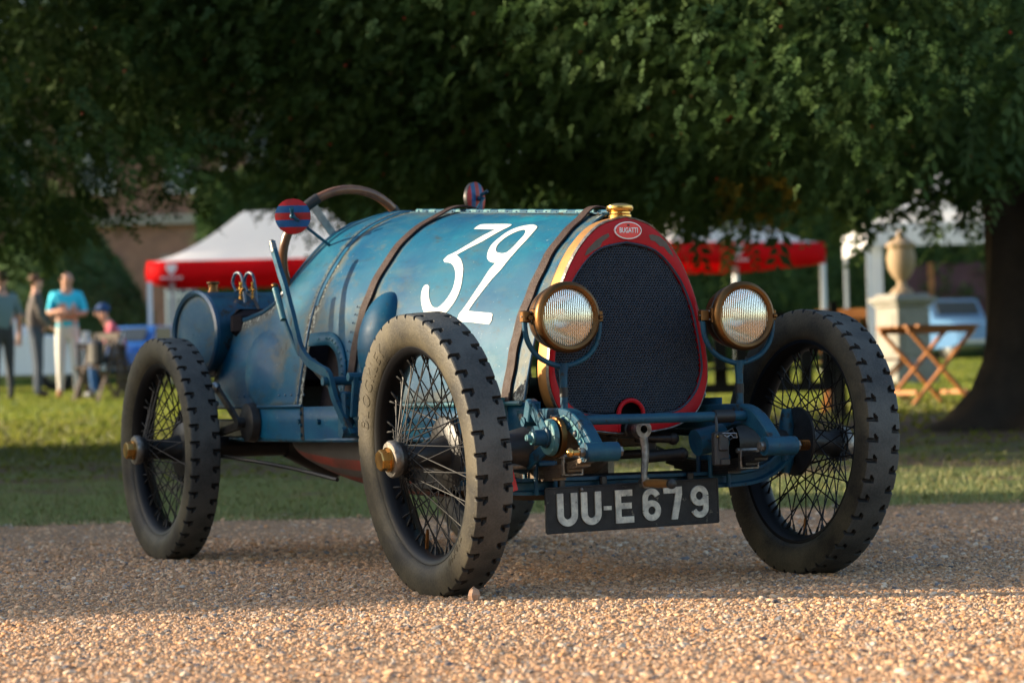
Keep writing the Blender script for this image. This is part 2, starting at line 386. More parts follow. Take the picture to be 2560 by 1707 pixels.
# number 32 hand-painted on the bonnet (outlines in station and girth of the skin)
THREE = [(-0.6383,0.2051),(-0.6386,0.1806),(-0.6272,0.1641),(-0.5597,0.1602),(-0.4744,0.1591),(-0.463,0.1778),(-0.4814,0.2151),(-0.5218,0.2866),(-0.5635,0.3276),(-0.6051,0.3665),(-0.5742,0.3824),(-0.5485,0.4033),(-0.5263,0.429),(-0.5079,0.4652),(-0.4928,0.5087),(-0.4896,0.561),(-0.503,0.6084),(-0.5268,0.6456),(-0.5626,0.6677),(-0.602,0.6608),(-0.6321,0.6345),(-0.6558,0.601),(-0.6742,0.566),(-0.6852,0.5309),(-0.6863,0.5108),(-0.6777,0.502),(-0.6662,0.504),(-0.6543,0.5157),(-0.6446,0.5416),(-0.626,0.5737),(-0.5996,0.6041),(-0.5816,0.6117),(-0.5645,0.6089),(-0.5449,0.5833),(-0.5324,0.5474),(-0.5307,0.5097),(-0.5436,0.4662),(-0.5671,0.4328),(-0.5968,0.4101),(-0.6209,0.403),(-0.6462,0.4011),(-0.6577,0.3918),(-0.6515,0.374),(-0.6177,0.3493),(-0.5778,0.3003),(-0.5483,0.2524),(-0.5182,0.2052)]
TWO = [(-0.3197,0.174),(-0.3487,0.1601),(-0.3797,0.1651),(-0.4145,0.1844),(-0.4388,0.2182),(-0.4511,0.2606),(-0.4603,0.3023),(-0.4533,0.3423),(-0.4388,0.3719),(-0.4192,0.388),(-0.3972,0.395),(-0.3789,0.396),(-0.3916,0.4249),(-0.3992,0.4729),(-0.4103,0.5236),(-0.4233,0.5769),(-0.4383,0.6181),(-0.4484,0.6408),(-0.4492,0.6677),(-0.4263,0.6725),(-0.3771,0.674),(-0.2854,0.6806),(-0.2792,0.6662),(-0.2813,0.6475),(-0.2889,0.6309),(-0.3402,0.6268),(-0.4082,0.623),(-0.3962,0.585),(-0.3749,0.5227),(-0.3554,0.4664),(-0.3359,0.4258),(-0.3249,0.3846),(-0.3155,0.3492),(-0.3082,0.306),(-0.3027,0.2586),(-0.3058,0.2137),(-0.3109,0.1854)]
HOLE = [(-0.3548,0.2065),(-0.3751,0.2044),(-0.4013,0.2259),(-0.4207,0.2594),(-0.4298,0.301),(-0.4223,0.3281),(-0.4093,0.3437),(-0.3897,0.3492),(-0.3711,0.3497),(-0.3528,0.3412),(-0.3417,0.3109),(-0.3377,0.2715),(-0.3387,0.2361)]
def painted(poly, holes, name):
    res = []; pts = [Vector((p[0], p[1]*.65)) for p in poly]; n = len(pts); edges = [(i, (i+1) % n) for i in range(n)]
    allp = list(pts)
    for h in holes:
        o_ = len(allp); allp += [Vector((p[0], p[1]*.65)) for p in h]; edges += [(o_+i, o_+(i+1) % len(h)) for i in range(len(h))]
    xs = [p.x for p in pts]; ys = [p.y for p in pts]
    for i in range(int((max(xs)-min(xs))/.008)+1):
        for j in range(int((max(ys)-min(ys))/.008)+1): allp.append(Vector((min(xs)+.008*i+.0013*(j % 2), min(ys)+.008*j+.0007)))
    ov, oe, of, _, _, _ = geometry.delaunay_2d_cdt(allp, edges, [], 0, 1e-6)
    def inside(p, poly_):
        c = False; n_ = len(poly_)
        for i in range(n_):
            a, b = poly_[i], poly_[i-1]
            if (a[1]*.65 > p.y) != (b[1]*.65 > p.y) and p.x < (b[0]-a[0])*(p.y-a[1]*.65)/((b[1]-a[1])*.65)+a[0]: c = not c
        return c
    F = []
    for f in of:
        c = (ov[f[0]]+ov[f[1]]+ov[f[2]])/3
        if inside(c, poly) and not any(inside(c, h) for h in holes): F.append(tuple(f))
    V = [skin(p.x, p.y/.65, -1, .0016) for p in ov]
    mb = MB(); mb.add(V, F)
    o = mb.build(name, M['white'], car, label='white hand-painted numeral on the bonnet side')
def rounded(P, n=3):
    out = []; N = len(P)
    for i in range(N):
        a, b, c, d = [Vector(P[(i+k) % N]) for k in (-1, 0, 1, 2)]
        sharp = (b-a).normalized().dot((c-b).normalized()) < .35 or (c-b).normalized().dot((d-c).normalized()) < .35
        for k in range(n):
            t = k/n
            q = b.lerp(c, t) if sharp else .5*((2*b)+(c-a)*t+(2*a-5*b+4*c-d)*t*t+(-a+3*b-3*c+d)*t**3)
            out.append((q.x, q.y))
    return out
painted(rounded(THREE), [], 'painted_numeral'); painted(rounded(TWO), [rounded(HOLE)], 'painted_numeral')

# scuttle and cockpit tub
ZT = [(-1.30, 2.), (-1.485, 2.), (-1.495, 1.045), (-1.505, .996), (-1.520, .958), (-1.59, .831), (-1.64, .79), (-1.72, .768), (-1.85, .752), (-2.06, .742)]
def ztop(x):
    for (a, za), (b, zb) in zip(ZT, ZT[1:]):
        if a >= x >= b: return za+(zb-za)*(a-x)/(a-b)
    return .742
xs = [-1.30-.185*i/14 for i in range(15)]+[-1.4852-.00001]+[-1.488, -1.495]+[-1.495-.1*i/26 for i in range(1, 27)]+[-1.595-.455*i/40 for i in range(1, 41)]
edge = []
for x in xs:
    zt = ztop(x); edge.append(0. if zt > 1.06 else t_at(x, zt))
def bulge(p, side):
    # elbow bulge beaten into the cockpit side
    a, b = (p.x+1.615+.25*(p.z-.59))/.150, (p.z-.592)/.115; r = a*a+b*b
    if r < 1: p = p+Vector((0, side*.026*(1-r)**.75, 0))
    return p
for side in (-1, 1):
    mb = MB(); rows = []
    for x, t0 in zip(xs, edge): rows.append([bulge(skin(x, t0+(1-t0)*j/44, side), side) for j in range(45)])
    mb.grid(rows); 
    if side > 0: mb.f = [f[::-1] for f in mb.f]
    o = mb.build('cockpit_side', M['paint'], car, angle=60); g_ = lambda v, s: math.exp(-(v/s)**2)
    o.data.attributes.new('wear', 'FLOAT', 'POINT').data.foreach_set('value', [min(1, .8*g_(v.co.z-ztop(v.co.x), .035)+.5*g_(v.co.z-.474, .02)+.75*g_(v.co.x+2.05, .05)+.6*g_(v.co.x+1.30, .03)+.55*g_(v.co.x+1.46, .05)*g_(v.co.z-.62, .09)+.25*g_(v.co.z-.72, .08)) for v in o.data.vertices]); md = o.modifiers.new('t', 'SOLIDIFY'); md.thickness = .004; md.offset = -1
    ed = [skin(x, t0, side, .002) for x, t0 in zip(xs, edge) if x <= -1.488]
    ed = [ed[0]]+[p for i, p in enumerate(ed[1:]) if (p-ed[i]).length > .003]
    r_ = MB(); r_.tube([skin(-1.487, 0, side, .002)]+[p for i, p in enumerate(ed) if i % 2 == 0 or i > 30], .0085, 8); r_.build('cockpit_rail', M['trimblue'], o)
# raised seam band between bonnet and scuttle plus small rivets along it
mb = MB(); rows = []
for j in range(61):
    t = .02+.60*j/60; rows.append([skin(-1.325, t, -1, .0015), skin(-1.30, t, -1, .0028), skin(-1.278, t, -1, .0015)])
mb.grid(rows); o = mb.build('scuttle_band', M['paint'], car)
rv = MB()
for j in range(22): rv.ball(skin(-1.315, .05+.56*j/21, -1, .004), .0022, 6)
rv.build('rivets', M['trimblue'], o, kind='stuff')
# seams and rivet rows low on the tub
mb = MB()
mb.tube([bulge(skin(x, t_at(x, .476), -1, .004), -1) for x in [-1.86+.6*i/24 for i in range(25)]], .005, 6)
mb.build('tub_bottom_bead', M['trimblue'], car)
rv = MB()
for k in range(12): rv.ball(skin(-1.80+.05*k, .955, -1, .005), .0035, 8)
for k in range(20): rv.ball(skin(-.10-.058*k, .035, -1, .004), .0032, 8)
for k in range(9): rv.ball(skin(-1.0-.0*k, .62+.035*k, -1, .005), .003, 8)
rv.build('rivets', M['trimblue'], car, kind='stuff')
# blister behind the near front wheel
R3 = Matrix.Rotation(radians(-8), 3, 'X') @ Matrix.Rotation(radians(12), 3, 'Y')
MB().ball((-.865, -.292, .66), (.088, .075, .135), 40, R3).build('bonnet_blister', M['paint'], car)
# piano hinge on top, knuckle by knuckle
hin = MB(); hin.bar((-.06, 0, .9565), (-1.27, 0, 1.0515), .05, .003, (0, 0, 1)); hinge = hin.build('hinge', M['frame'], car)
NK = 26; me1 = MB().cyl((-.0225, 0, 0), (.0225, 0, 0), .0065, 10).mesh('knuckle', M['cyan']); me2 = MB().cyl((-.0225, 0, 0), (.0225, 0, 0), .0062, 10).mesh('knuckle', M['frame'])
hd = (Vector((-1.27, 0, 1.0515))-Vector((-.06, 0, .9565)))
for k in range(NK):
    p = Vector((-.06, 0, .9605))+hd*((k+.5)/NK); o = link('knuckle', me1 if k % 2 else me2, hinge); o.location = p; o.rotation_euler[1] = atan2(-hd.z, -hd.x)*-1+pi*0; o.rotation_euler[1] = math.atan(.0785)
# leather straps round the bonnet, buckles and frame tabs
for xs_, bow in ((-.133, .0), (-.955, .0)):
    st = MB(); rows = []
    for j in range(-60, 61):
        t = abs(j)/60; sd = -1 if j <= 0 else 1
        lift = .004+(.012*math.exp(-(t/.09)**2)); tw = .002*sin(j*.7)
        a = skin(xs_-.018+tw, t, sd, lift); b = skin(xs_+.018+tw, t, sd, lift)
        a2 = skin(xs_-.018+tw, t, sd, lift+.0045); b2 = skin(xs_+.018+tw, t, sd, lift+.0045)
        if j == 0:
            for q in (a, b, a2, b2): q.y = 0
        rows.append([a, a2, (a2+b2)/2+(a2-a)*.15, b2, b])
    st.grid(rows); strap = st.build('leather_strap', M['leather'], car, angle=50)
    yb = skin(xs_, 1).y
    MB().bar((xs_, yb-.012, .487), (xs_, yb-.018, .405), .028, .005, (1, 0, 0), .002).build('strap_tab', M['cyan'], strap)
    b_ = MB(); b_.ball((xs_, yb-.022, .465), .006, 8); b_.ball((xs_, yb-.023, .425), .007, 8); b_.build('rivets', M['steel'], strap, kind='stuff')
# bonnet bottom rod
mb = MB(); mb.tube([skin(x, 1, -1, .006)+Vector((0, 0, -.002)) for x in [-.06-.08*k for k in range(13)]], .006, 8); mb.build('bonnet_rod', M['cyan'], car)

# chassis side valance
for side in (-1, 1):
    mb = MB(); rows = []
    for i in range(61):
        x = .03-1.80*i/60; y = side*(abs(skin(min(x, -.06), 1).y)-.004); k = max(0, (-1.55-x)/.25)
        zt, zb = .474, .378+.075*min(1, k)**2
        rows.append([Vector((x, y, zt)), Vector((x, y-side*-.0, (zt+zb)/2)), Vector((x, y, zb+.004)), Vector((x, y-side*.012, zb))])
    mb.grid(rows)
    if side > 0: mb.f = [f[::-1] for f in mb.f]
    o = mb.build('side_valance', M['paint'], car, angle=60); md = o.modifiers.new('t', 'SOLIDIFY'); md.thickness = .004
    MB().tube([(-2.06, side*.345, .376), (-1.7, side*.377, .377), (-1.0, side*.383, .377), (-.5, side*.32, .379), (-.03, side*.265, .388)], .007, 8).build('lower_rod', M['frame'], o)
    b_ = MB()
    for x in (-1.28, -1.13, -.93, -.62, -.3): b_.cyl((x, side*(abs(skin(x, 1).y)), .43), (x, side*(abs(skin(x, 1).y)+.010), .43), .009, 6)
    for z in (.455, .42, .392): b_.cyl((-1.265, side*.385, z), (-1.265, side*.398, z), .0065, 6)
    b_.build('bolt', M['frame'], o, kind='stuff')
    MB().box((-1.265, side*.388, .425), (.022, .008, .10), None, .002).build('valance_bracket', M['dark'], o)
# rear chassis rails and dark floor
mb = MB()
for s_ in (-1, 1): mb = MB(); mb.bar((-2.35, s_*.33, .41), (-1.5, s_*.34, .41), .05, .06, (0, 0, 1), .006); mb.build('chassis_rail', M['dark'], car)
MB().box((-1.55, 0, .40), (1.2, .56, .012)).build('floor_pan', M['dark'], car)
MB().box((-.50, -.262, .315), (.66, .006, .15), None, .002).build('sun_block_plate', M['dark'], car)  # added plate, not a known car part; keeps sun off the far front wheel
mb = MB(); mb.box((-2.02, 0, .50), (.16, .60, .20), None, .01); mb.build('rear_bulkhead', M['dark'], car)
mb = MB(); mb.lathe([(0, .02), (.04, .02), (.058, .012), (.062, -.012), (.04, -.02), (0, -.02)], (-1.66, -.405, .43), (0, -1, 0), 28); mb.cyl((-1.66, -.45, .43), (-1.66, -.34, .43), .016, 10); damper_r = mb.build('rear_damper', M['dark'], car)
mb = MB(); mb.bar((-1.69, -.43, .43), (-1.89, -.425, .535), .026, .012, (0, 1, 0), .003); mb.bar((-1.69, -.40, .43), (-1.98, -.41, .39), .026, .012, (0, 1, 0), .003); mb.build('damper_arm', M['dark'], damper_r)
mb = MB(); mb.ball((-1.895, -.43, .541), .018, 12); mb.ball((-1.90, -.43, .49), .012, 10); mb.build('ball_joint', M['alu'], damper_r, kind='stuff')
mb = MB(); mb.cyl((-2.0, -.50, .352), (-2.0, .50, .352), .034, 20); mb.lathe([(.04, -.16), (.09, -.06), (.12, 0), (.09, .06), (.04, .16)], (-2.0, 0, .352), (0, 1, 0), 28); ra_ = mb.build('rear_axle', M['dark'], car)
for s_ in (-1, 1): MB().lathe([(0, .03), (.12, .03), (.135, .02), (.135, -.04), (.12, -.045), (0, -.045)], (-2.0, s_*.47, .352), (0, s_, 0), 36).build('brake_drum', M['dark'], ra_)
for s_ in (-1, 1): MB().lathe([(.06, -.12), (.045, -.06), (.034, 0), (.034, .05)], (0, s_*.42, .352), (0, s_, 0), 24).build('stub_axle', M['dark'], car)
for s_ in (-1, 1): MB().tube([(0.0, s_*.475, .27), (0.0, s_*.478, .30), (0, s_*.482, .40), (0, s_*.484, .44)], [.012, .020, .020, .013], 12).build('king_pin', M['frame'], car)
# striped belly pan
mb = MB(); rows = []; NU = 54; NS = 40
for i in range(NS+1):
    s_ = i/NS; x = -1.80+1.05*s_; dep = .175*sin(min(1, s_*1.35)*pi/2)**.8; hb = .30+.02*s_ - .10*(1-min(1, s_*3))**2
    rows.append([Vector((x, -hb*cos(pi*j/NU), .376-dep*sin(pi*j/NU)**.62)) for j in range(NU+1)])
mb.grid(rows); mb.mi = [(1 if (k % NU)//3 % 2 else 0) for k in range(len(mb.f))]
mb.build('belly_pan', [M['bellygrey'], M['bellyred']], car, label='red and grey striped belly pan under the chassis')
MB().tube(smooth_path([(-2.15, -.44, .33), (-1.9, -.42, .325), (-1.5, -.36, .295), (-1.15, -.33, .26)], 4), .006, 8).build('brake_rod', M['dark'], car)

# bolster fuel tank
tk = MB(); NE = 56
def ell(k, y, s=1.): a = 2*pi*k/NE; return Vector((-2.15+.214*s*cos(a), y, .715+.140*s*sin(a)))
rows = [[ell(k, y, s) for k in range(NE)] for y, s in ((-.398, .93), (-.398, .955), (-.402, .98), (-.402, 1.0), (-.385, 1.005), (-.38, .99), (0, .99), (.38, .99), (.385, 1.005), (.402, 1.0), (.398, .95))]
tk.grid(rows, True); tank = tk.build('fuel_tank', M['frame'], car)
for s_ in (-1, 1):
    e_ = MB(); rr = [[ell(k, s_*(.397+.014*(1-q*q)), q*.94) for k in range(NE)] for q in (.02, .3, .6, .85, 1.)]
    e_.grid(rr, True); q_ = e_.build('tank_end', M['paint'], tank); q_.data.attributes.new('wear', 'FLOAT', 'POINT').data.foreach_set('value', [min(1., (((v.co.x+2.15)/.205)**2+((v.co.z-.715)/.134)**2)**3*.8) for v in q_.data.vertices])
    b_ = MB(); b_.tube([ell(k, s_*.401, .97) for k in range(NE)], .0105, 6, closed=True); b_.build('tank_rim', M['trimblue'], tank)
f_ = MB(); f_.lathe([(0, .036), (.020, .036), (.022, .031), (.016, .028), (.015, .012), (.020, .0), (.024, -.01)], (-2.16, -.335, .852), n=20); f_.build('filler_cap', M['brass'], tank)
f_ = MB()
for yy, k_ in ((-.292, 1.), (-.252, .6)):
    for z, r in ((.79, .007), (.815, .006), (.83, .008), (.846, .006), (.86, .009), (.875, .006)): f_.lathe([(0, -.005), (r*k_, -.005), (r*k_, .005), (0, .005)], (-2.02, yy, z), n=10)
    f_.cyl((-2.02, yy, .78), (-2.02, yy, .88), .003, 8); f_.cyl((-2.05, yy, .855), (-1.99, yy, .855), .0045*k_, 8)
f_.build('brass_tap', M['brassb'], tank, kind='stuff')
for yy in (-.292, -.252):
    MB().tube(smooth_path([(-2.06, yy, .85), (-2.075, yy-.006, .88), (-2.06, yy-.003, .908), (-2.035, yy+.004, .908), (-2.02, yy+.008, .88), (-2.00, yy+.008, .80), (-1.97, yy+.008, .72)], 6), .0048, 8).build('fuel_pipe', M['trimblue'], tank)
for yy in (-.25, .25): b_ = MB(); b_.tube([ell(k, yy, 1.0)+Vector((0, 0, 0)) for k in range(NE)], .006, 4, closed=True); b_.build('tank_strap', M['dark'], tank)
# seat: rolled back cushion and base
s_ = MB(); s_.box((-1.905, 0, .742), (.062, .735, .092), None, .022)
seat = s_.build('seat_back_roll', M['cushion'], car)
MB().box((-1.89, 0, .64), (.06, .66, .2), None, .02).build('seat_back', M['cushion'], seat)
MB().box((-2.02, -.335, .60), (.10, .02, .20), None, .004).build('wooden_side_board', M['wood'], car)
# steering wheel, column
th = .2957; n_ = Vector((-cos(th), .034, sin(th))).normalized(); cw = Vector((-1.554, -.119, .942)); u_, v_, _ = frame_of(n_)
sw = MB(); sw.tube([cw+(u_*cos(2*pi*k/48)+v_*sin(2*pi*k/48))*.2044 for k in range(48)], .0145, 12, closed=True); swo = sw.build('steering_wheel', M['wood'], car)
a_ = MB()
for k in range(4):
    a = pi/4+pi/2*k+.12; dd = u_*cos(a)+v_*sin(a); a_.bar(cw+dd*.02-n_*.03, cw+dd*.196, .024, .004, n_, .001)
a_.build('wheel_spokes', M['alu'], swo)
for a0 in (pi/4+.12, 3*pi/4+.12, 5*pi/4+.12, 7*pi/4+.12): t_ = MB(); t_.tube([cw+(u_*cos(a0+q)+v_*sin(a0+q))*.2044 for q in (-.13, -.06, 0, .06, .13)], .0165, 12); t_.build('tape_binding', M['tape'], swo)
a_ = MB(); a_.lathe([(0, .012), (.03, .01), (.036, -.01), (.03, -.04), (.018, -.05)], cw, n_, 20); a_.cyl(cw-n_*.03, cw-n_*.55, .014, 12); a_.build('steering_column', M['steel'], swo)
# mirrors with striped backs
def mirror(cx, cy, cz, nrm, base, rot):
    nrm = Vector(nrm).normalized(); side_ = Vector((-nrm.y, nrm.x, 0)).normalized(); upv = nrm.cross(side_)
    if upv.z < 0: upv = -upv
    ux = side_*cos(rot)+upv*sin(rot); uy = -side_*sin(rot)+upv*cos(rot)
    c = Vector((cx, cy, cz)); R = .0535
    root = MB(); root.lathe([(R*.98, -.012), (R, -.006), (R, .0)], c, nrm, 40); root.lathe([(0, -.012), (R*.98, -.012)], c, nrm, 40)
    mo = root.build('rear_view_mirror', M['dark'], car)
    for col in (0, 1):
        mb = MB(); NB = 5
        for k in range(NB):
            if k % 2 != col: continue
            y0, y1 = -1+2*k/NB, -1+2*(k+1)/NB; rows = []
            for q in range(9):
                y = y0+(y1-y0)*q/8; hw = sqrt(max(0, 1-y*y)); rows.append([c+(ux*(hw*(-1+2*g/14))+uy*y)*R+nrm*(.001+.007*(1-((hw*(-1+2*g/14))**2+y*y))) for g in range(15)])
            mb.grid(rows)
        mb.f = [f for f in mb.f]
        mb.build('mirror_stripe', M['mirred'] if col == 0 else M['mirblue'], mo)
    st = MB(); b0 = Vector(base); st.tube([c+nrm*.012, c+nrm*.03, (c+nrm*.03).lerp(b0, .5), b0], .0048, 8); st.ball(c+nrm*.014, .009, 10); st.box(b0, (.05, .02, .006), None, .002)
    st.cyl(c+nrm*.02+Vector((0, 0, .01)), c+nrm*.045+Vector((0, 0, .022)), .006, 8)
    st.build('mirror_stalk', M['frame'], mo)
mirror(-1.375, -.362, 1.043, (.895, -.42, 0), (-1.45, -.205, .955), 0)
mirror(-1.61, .36, 1.125, (.86, .52, 0), (-1.44, .20, .965), pi/2)
# outside hand brake and gear levers
def flat_sweep(mb, pts, wx, wy):
    pts = [Vector(p) for p in pts]; rows = []
    for i, p in enumerate(pts):
        d = (pts[min(i+1, len(pts)-1)]-pts[max(i-1, 0)]).normalized(); x = Vector((0, 1, 0)).cross(d).normalized(); y = Vector((0, 1, 0))
        w_ = wx[i] if isinstance(wx, list) else wx
        rows.append([p+x*w_/2+y*wy/2, p+x*w_/2-y*wy/2, p-x*w_/2-y*wy/2, p-x*w_/2+y*wy/2])
    mb.grid(rows, True); n = len(pts); o = len(mb.v)-4*n; mb.f += [(o+3, o+2, o+1, o), (o+4*n-4, o+4*n-3, o+4*n-2, o+4*n-1)]; mb.mi += [0, 0]
LY = -.462
lp = [(-1.292, LY, .958), (-1.24, LY, .88), (-1.195, LY, .822), (-1.145, LY, .74), (-1.105, LY, .668), (-1.075, LY, .632), (-1.022, LY, .602), (-.96, LY+.01, .578), (-.925, LY+.02, .561), (-.912, LY+.03, .50), (-.885, LY+.045, .44), (-.862, LY+.06, .392)]
mb = MB(); flat_sweep(mb, [p+Vector((0, 0, 0)) for p in smooth_path(lp, 3)], [.022]*9+[.026]*100, .013); lv = mb.build('hand_brake_lever', M['frame'], car)
mb = MB(); mb.ball((-1.292, LY, .960), (.011, .009, .008), 10); mb.cyl((-1.285, LY-.001, .955), (-1.272, LY-.001, .93), .0095, 10); mb.build('lever_cap', M['steel'], lv)
mb = MB(); flat_sweep(mb, smooth_path([(-1.05, LY+.02, .60), (-.99, LY+.03, .562), (-.935, LY+.03, .535), (-.915, LY+.04, .50)], 4), .03, .012); mb.build('lever_guard', M['dark'], lv)
gl = MB(); gp = [(-1.275, LY+.005, .832), (-1.243, LY+.005, .775), (-1.215, LY+.005, .73), (-1.17, LY+.008, .675), (-1.12, LY+.01, .625)]
flat_sweep(gl, smooth_path(gp, 3), .010, .008); glo = gl.build('gear_lever', M['frame'], car)
MB().cyl((-1.262, LY-.006, .822), (-1.20, LY-.006, .728), .0085, 12).build('lever_grip', M['cyan'], glo)
MB().ball((-1.268, LY-.004, .832), (.013, .011, .007), 10).build('lever_cap', M['brass'], glo)
mb = MB(); mb.box((-.90, -.405, .45), (.05, .03, .13), None, .006); mb.cyl((-.93, -.46, .545), (-.93, -.37, .545), .013, 10); mb.cyl((-.875, -.43, .40), (-.875, -.37, .40), .016, 10)
mb.box((-.845, -.398, .50), (.012, .02, .12), Matrix.Rotation(radians(12), 3, 'Y'), .003); mb.cyl((-.84, -.42, .555), (-.84, -.37, .555), .012, 8)
mb.build('lever_bracket', M['frame'], car)

# ---------------- radiator
OU = [(0, .943), (.075, .920), (.135, .864), (.178, .792), (.205, .72), (.217, .66), (.228, .60), (.232, .55), (.226, .500), (.197, .44), (.137, .405), (.06, .391), (0, .388)]
HI = [(0, .874), (.085, .853), (.148, .79), (.185, .715), (.202, .645), (.212, .58), (.212, .54), (.192, .49), (.147, .449), (.09, .438), (0, .438)]
def outline(H, n=96):
    P = smooth_path([(y, z, 0) for y, z in H], 8); P[0].x = 0; P[-1].x = 0
    full = [(p.x, p.y) for p in P]+[(-p.x, p.y) for p in reversed(P[1:-1])]
    ang = [atan2(y, z-.64) % (2*pi) for y, z in full]; rad = [sqrt(y*y+(z-.64)**2) for y, z in full]
    order = sorted(range(len(ang)), key=lambda i: ang[i]); A = np.array([ang[i] for i in order]); Rr = np.array([rad[i] for i in order])
    A = np.concatenate([A[-3:]-2*pi, A, A[:3]+2*pi]); Rr = np.concatenate([Rr[-3:], Rr, Rr[:3]])
    q = np.linspace(0, 2*pi, n, endpoint=False); r = np.interp(q, A, Rr)
    return [(r[i]*sin(q[i]), .64+r[i]*cos(q[i])) for i in range(n)]
NO = 144; O_ = outline(OU, NO); H_ = outline(HI, NO)
def ring(mb, spec, skip=None):
    """spec rows: (x, blend) with blend 0 the honeycomb edge and 1 the outer edge; may carry an outward offset"""
    rows = []
    for x, bl, of in spec:
        r_ = []
        for k in range(NO):
            y = H_[k][0]*(1-bl)+O_[k][0]*bl; z = H_[k][1]*(1-bl)+O_[k][1]*bl; l = sqrt(y*y+(z-.64)**2); r_.append(Vector((x, y+y/l*of, z+(z-.64)/l*of)))
        rows.append(r_)
    o = len(mb.v); mb.grid(rows, True)
    if skip:
        keep = [(f, m_) for f, m_ in zip(mb.f, mb.mi) if not (abs(sum(mb.v[i][1] for i in f)/4) < .033 and sum(mb.v[i][2] for i in f)/4 < .47)]
        mb.f = [k[0] for k in keep]; mb.mi = [k[1] for k in keep]
sh = MB(); ring(sh, [(.004, 0, 0), (.016, 0, .002), (.021, .10, 0), (.024, .5, 0), (.021, .93, 0), (.017, .975, 0)], True); shell = sh.build('radiator_shell', M['red'], car, label='red enamelled radiator surround with worn patches')
e_ = MB(); ring(e_, [(.019, .97, 0), (.020, 1., .001), (.013, 1., .004), (.008, 1., .003)]); e_.build('shell_edge', M['steel'], shell)
e_ = MB(); ring(e_, [(.008, 1., .003), (-.01, 1., .004), (-.038, 1., .003), (-.042, 1., -.004)]); e_.build('brass_band', M['brassm'], shell)
e_ = MB(); ring(e_, [(-.040, 1., -.006), (-.07, 1., -.010)]); e_.build('dark_gap_ring', M['tape'], shell)  # black ring stands in for the shade of the gap before the bonnet
e_ = MB(); ring(e_, [(.018, 0, -.001), (.023, 0, .002), (.019, 0.0, .006)], True); e_.build('core_edge', M['core'], shell)
e_ = MB(); e_.tube([(.022, .036*cos(pi*k/14), .436+.036*sin(pi*k/14)) for k in range(15)], .006, 8); e_.tube([(.020, .036, .436), (.022, .034, .392)], .004, 6); e_.tube([(.020, -.036, .436), (.022, -.034, .392)], .004, 6); e_.build('crank_arch', M['red'], shell)
e_ = MB(); e_.box((-.03, 0, .42), (.03, .075, .08)); e_.build('arch_dark_block', M['dark'], shell)  # solid black block stands in for the shaded hollow behind the arch
for P_ in ([(-0.124, 0.842), (-0.116, 0.858), (-0.091, 0.88), (-0.072, 0.892), (-0.054, 0.899), (-0.051, 0.891), (-0.072, 0.877), (-0.079, 0.864), (-0.101, 0.853), (-0.116, 0.844)], [(0.064, 0.895), (0.075, 0.897), (0.095, 0.892), (0.116, 0.878), (0.131, 0.852), (0.136, 0.839), (0.12, 0.85), (0.108, 0.865), (0.096, 0.867), (0.082, 0.879), (0.069, 0.882)]):
    mb = MB(); mb.prism(P_, (.0232, 0, 0), (0, 1, 0), (0, 0, 1), .0012); mb.build('worn_patch', M['primer'], shell)
# honeycomb core: every cell a walled hexagon
hc = MB(); pt = .0077; ra = pt/sqrt(3); HV, HF = [], []
def inH(y, z, mar=.002):
    a = atan2(y, z-.64) % (2*pi); i = int(a/(2*pi)*NO) % NO; r = sqrt(H_[i][0]**2+(H_[i][1]-.64)**2)
    return sqrt(y*y+(z-.64)**2) < r-mar and y*y+(z-.436)**2 > .042**2
for row in range(72):
    z = .432+row*ra*1.5
    for cl in range(-30, 31):
        y = cl*pt+(pt/2 if row % 2 else 0)
        if not inH(y, z): continue
        o = len(HV); jit = .0008*sin(row*12.9+cl*78.2)
        for rr, x in ((1.02, .012+jit*.5), (.82, .013+jit*.5), (.78, -.003)):
            for k in range(6): a = pi/6+pi/3*k; HV.append((x, y+ra*rr*cos(a), z+ra*rr*sin(a)))
        for L_ in (0, 1):
            for k in range(6): j = (k+1) % 6; HF.append((o+L_*6+k, o+L_*6+j, o+L_*6+6+j, o+L_*6+6+k))
link('honeycomb_core', npmesh('honeycomb_core', HV, HF, M['core']), shell, kind='stuff')
mb = MB(); mb.add([(-.004, H_[k][0], H_[k][1]) for k in range(NO)], [tuple(range(NO))]); mb.build('core_back', M['cellshade'], shell, smooth=False)  # near-black sheet stands in for the shade deep in the cells
mb = MB(); mb.lathe([(.030, -.016), (.030, .0), (.0275, .003), (.0275, .008), (.0335, .011), (.0355, .017), (.034, .024), (.026, .029), (.012, .031), (0, .0315)], (-.012, 0, .948), n=40); mb.build('radiator_cap', M['brassb'], shell)
# oval badge
bc = Vector((.0235, .002, .9065)); by = Vector((0, 1, 0)); bz = Vector((0, 0, 1))
def ellp(a, b, n=48): return [(a*cos(2*pi*k/n), b*sin(2*pi*k/n)) for k in range(n)]
mb = MB(); mb.prism(ellp(.0395, .0225), bc, by, bz, .004); badge = mb.build('oval_badge', M['badgew'], shell)
mb = MB(); mb.prism(ellp(.0362, .0197), bc+Vector((.0042, 0, 0)), by, bz, .0012); mb.build('badge_enamel', M['badge'], badge)
def put_text(txt, size, ext, o, ux, uy, m_, parent, name='lettering', spacing=1., bold=0., sx=1.):
    me = text_mesh(txt, size, ext, name, spacing, bold); ux, uy = Vector(ux), Vector(uy); nz = ux.cross(uy); o = Vector(o)
    for v in me.vertices: c = v.co.copy(); v.co = o+ux*(c.x*sx)+uy*c.y+nz*c.z
    me.materials.append(m_); return link(name, me, parent)
bl_ = put_text('BUGATTI', .0185, .0008, bc+Vector((.0062, .0, -.0005)), by, bz, M['badgew'], badge, spacing=1.02, bold=.0003, sx=.70)
put_text('EB', .0075, .0005, bc+Vector((.0058, .0, .0125)), by, bz, M['dark'], badge, sx=.8, bold=.0002)
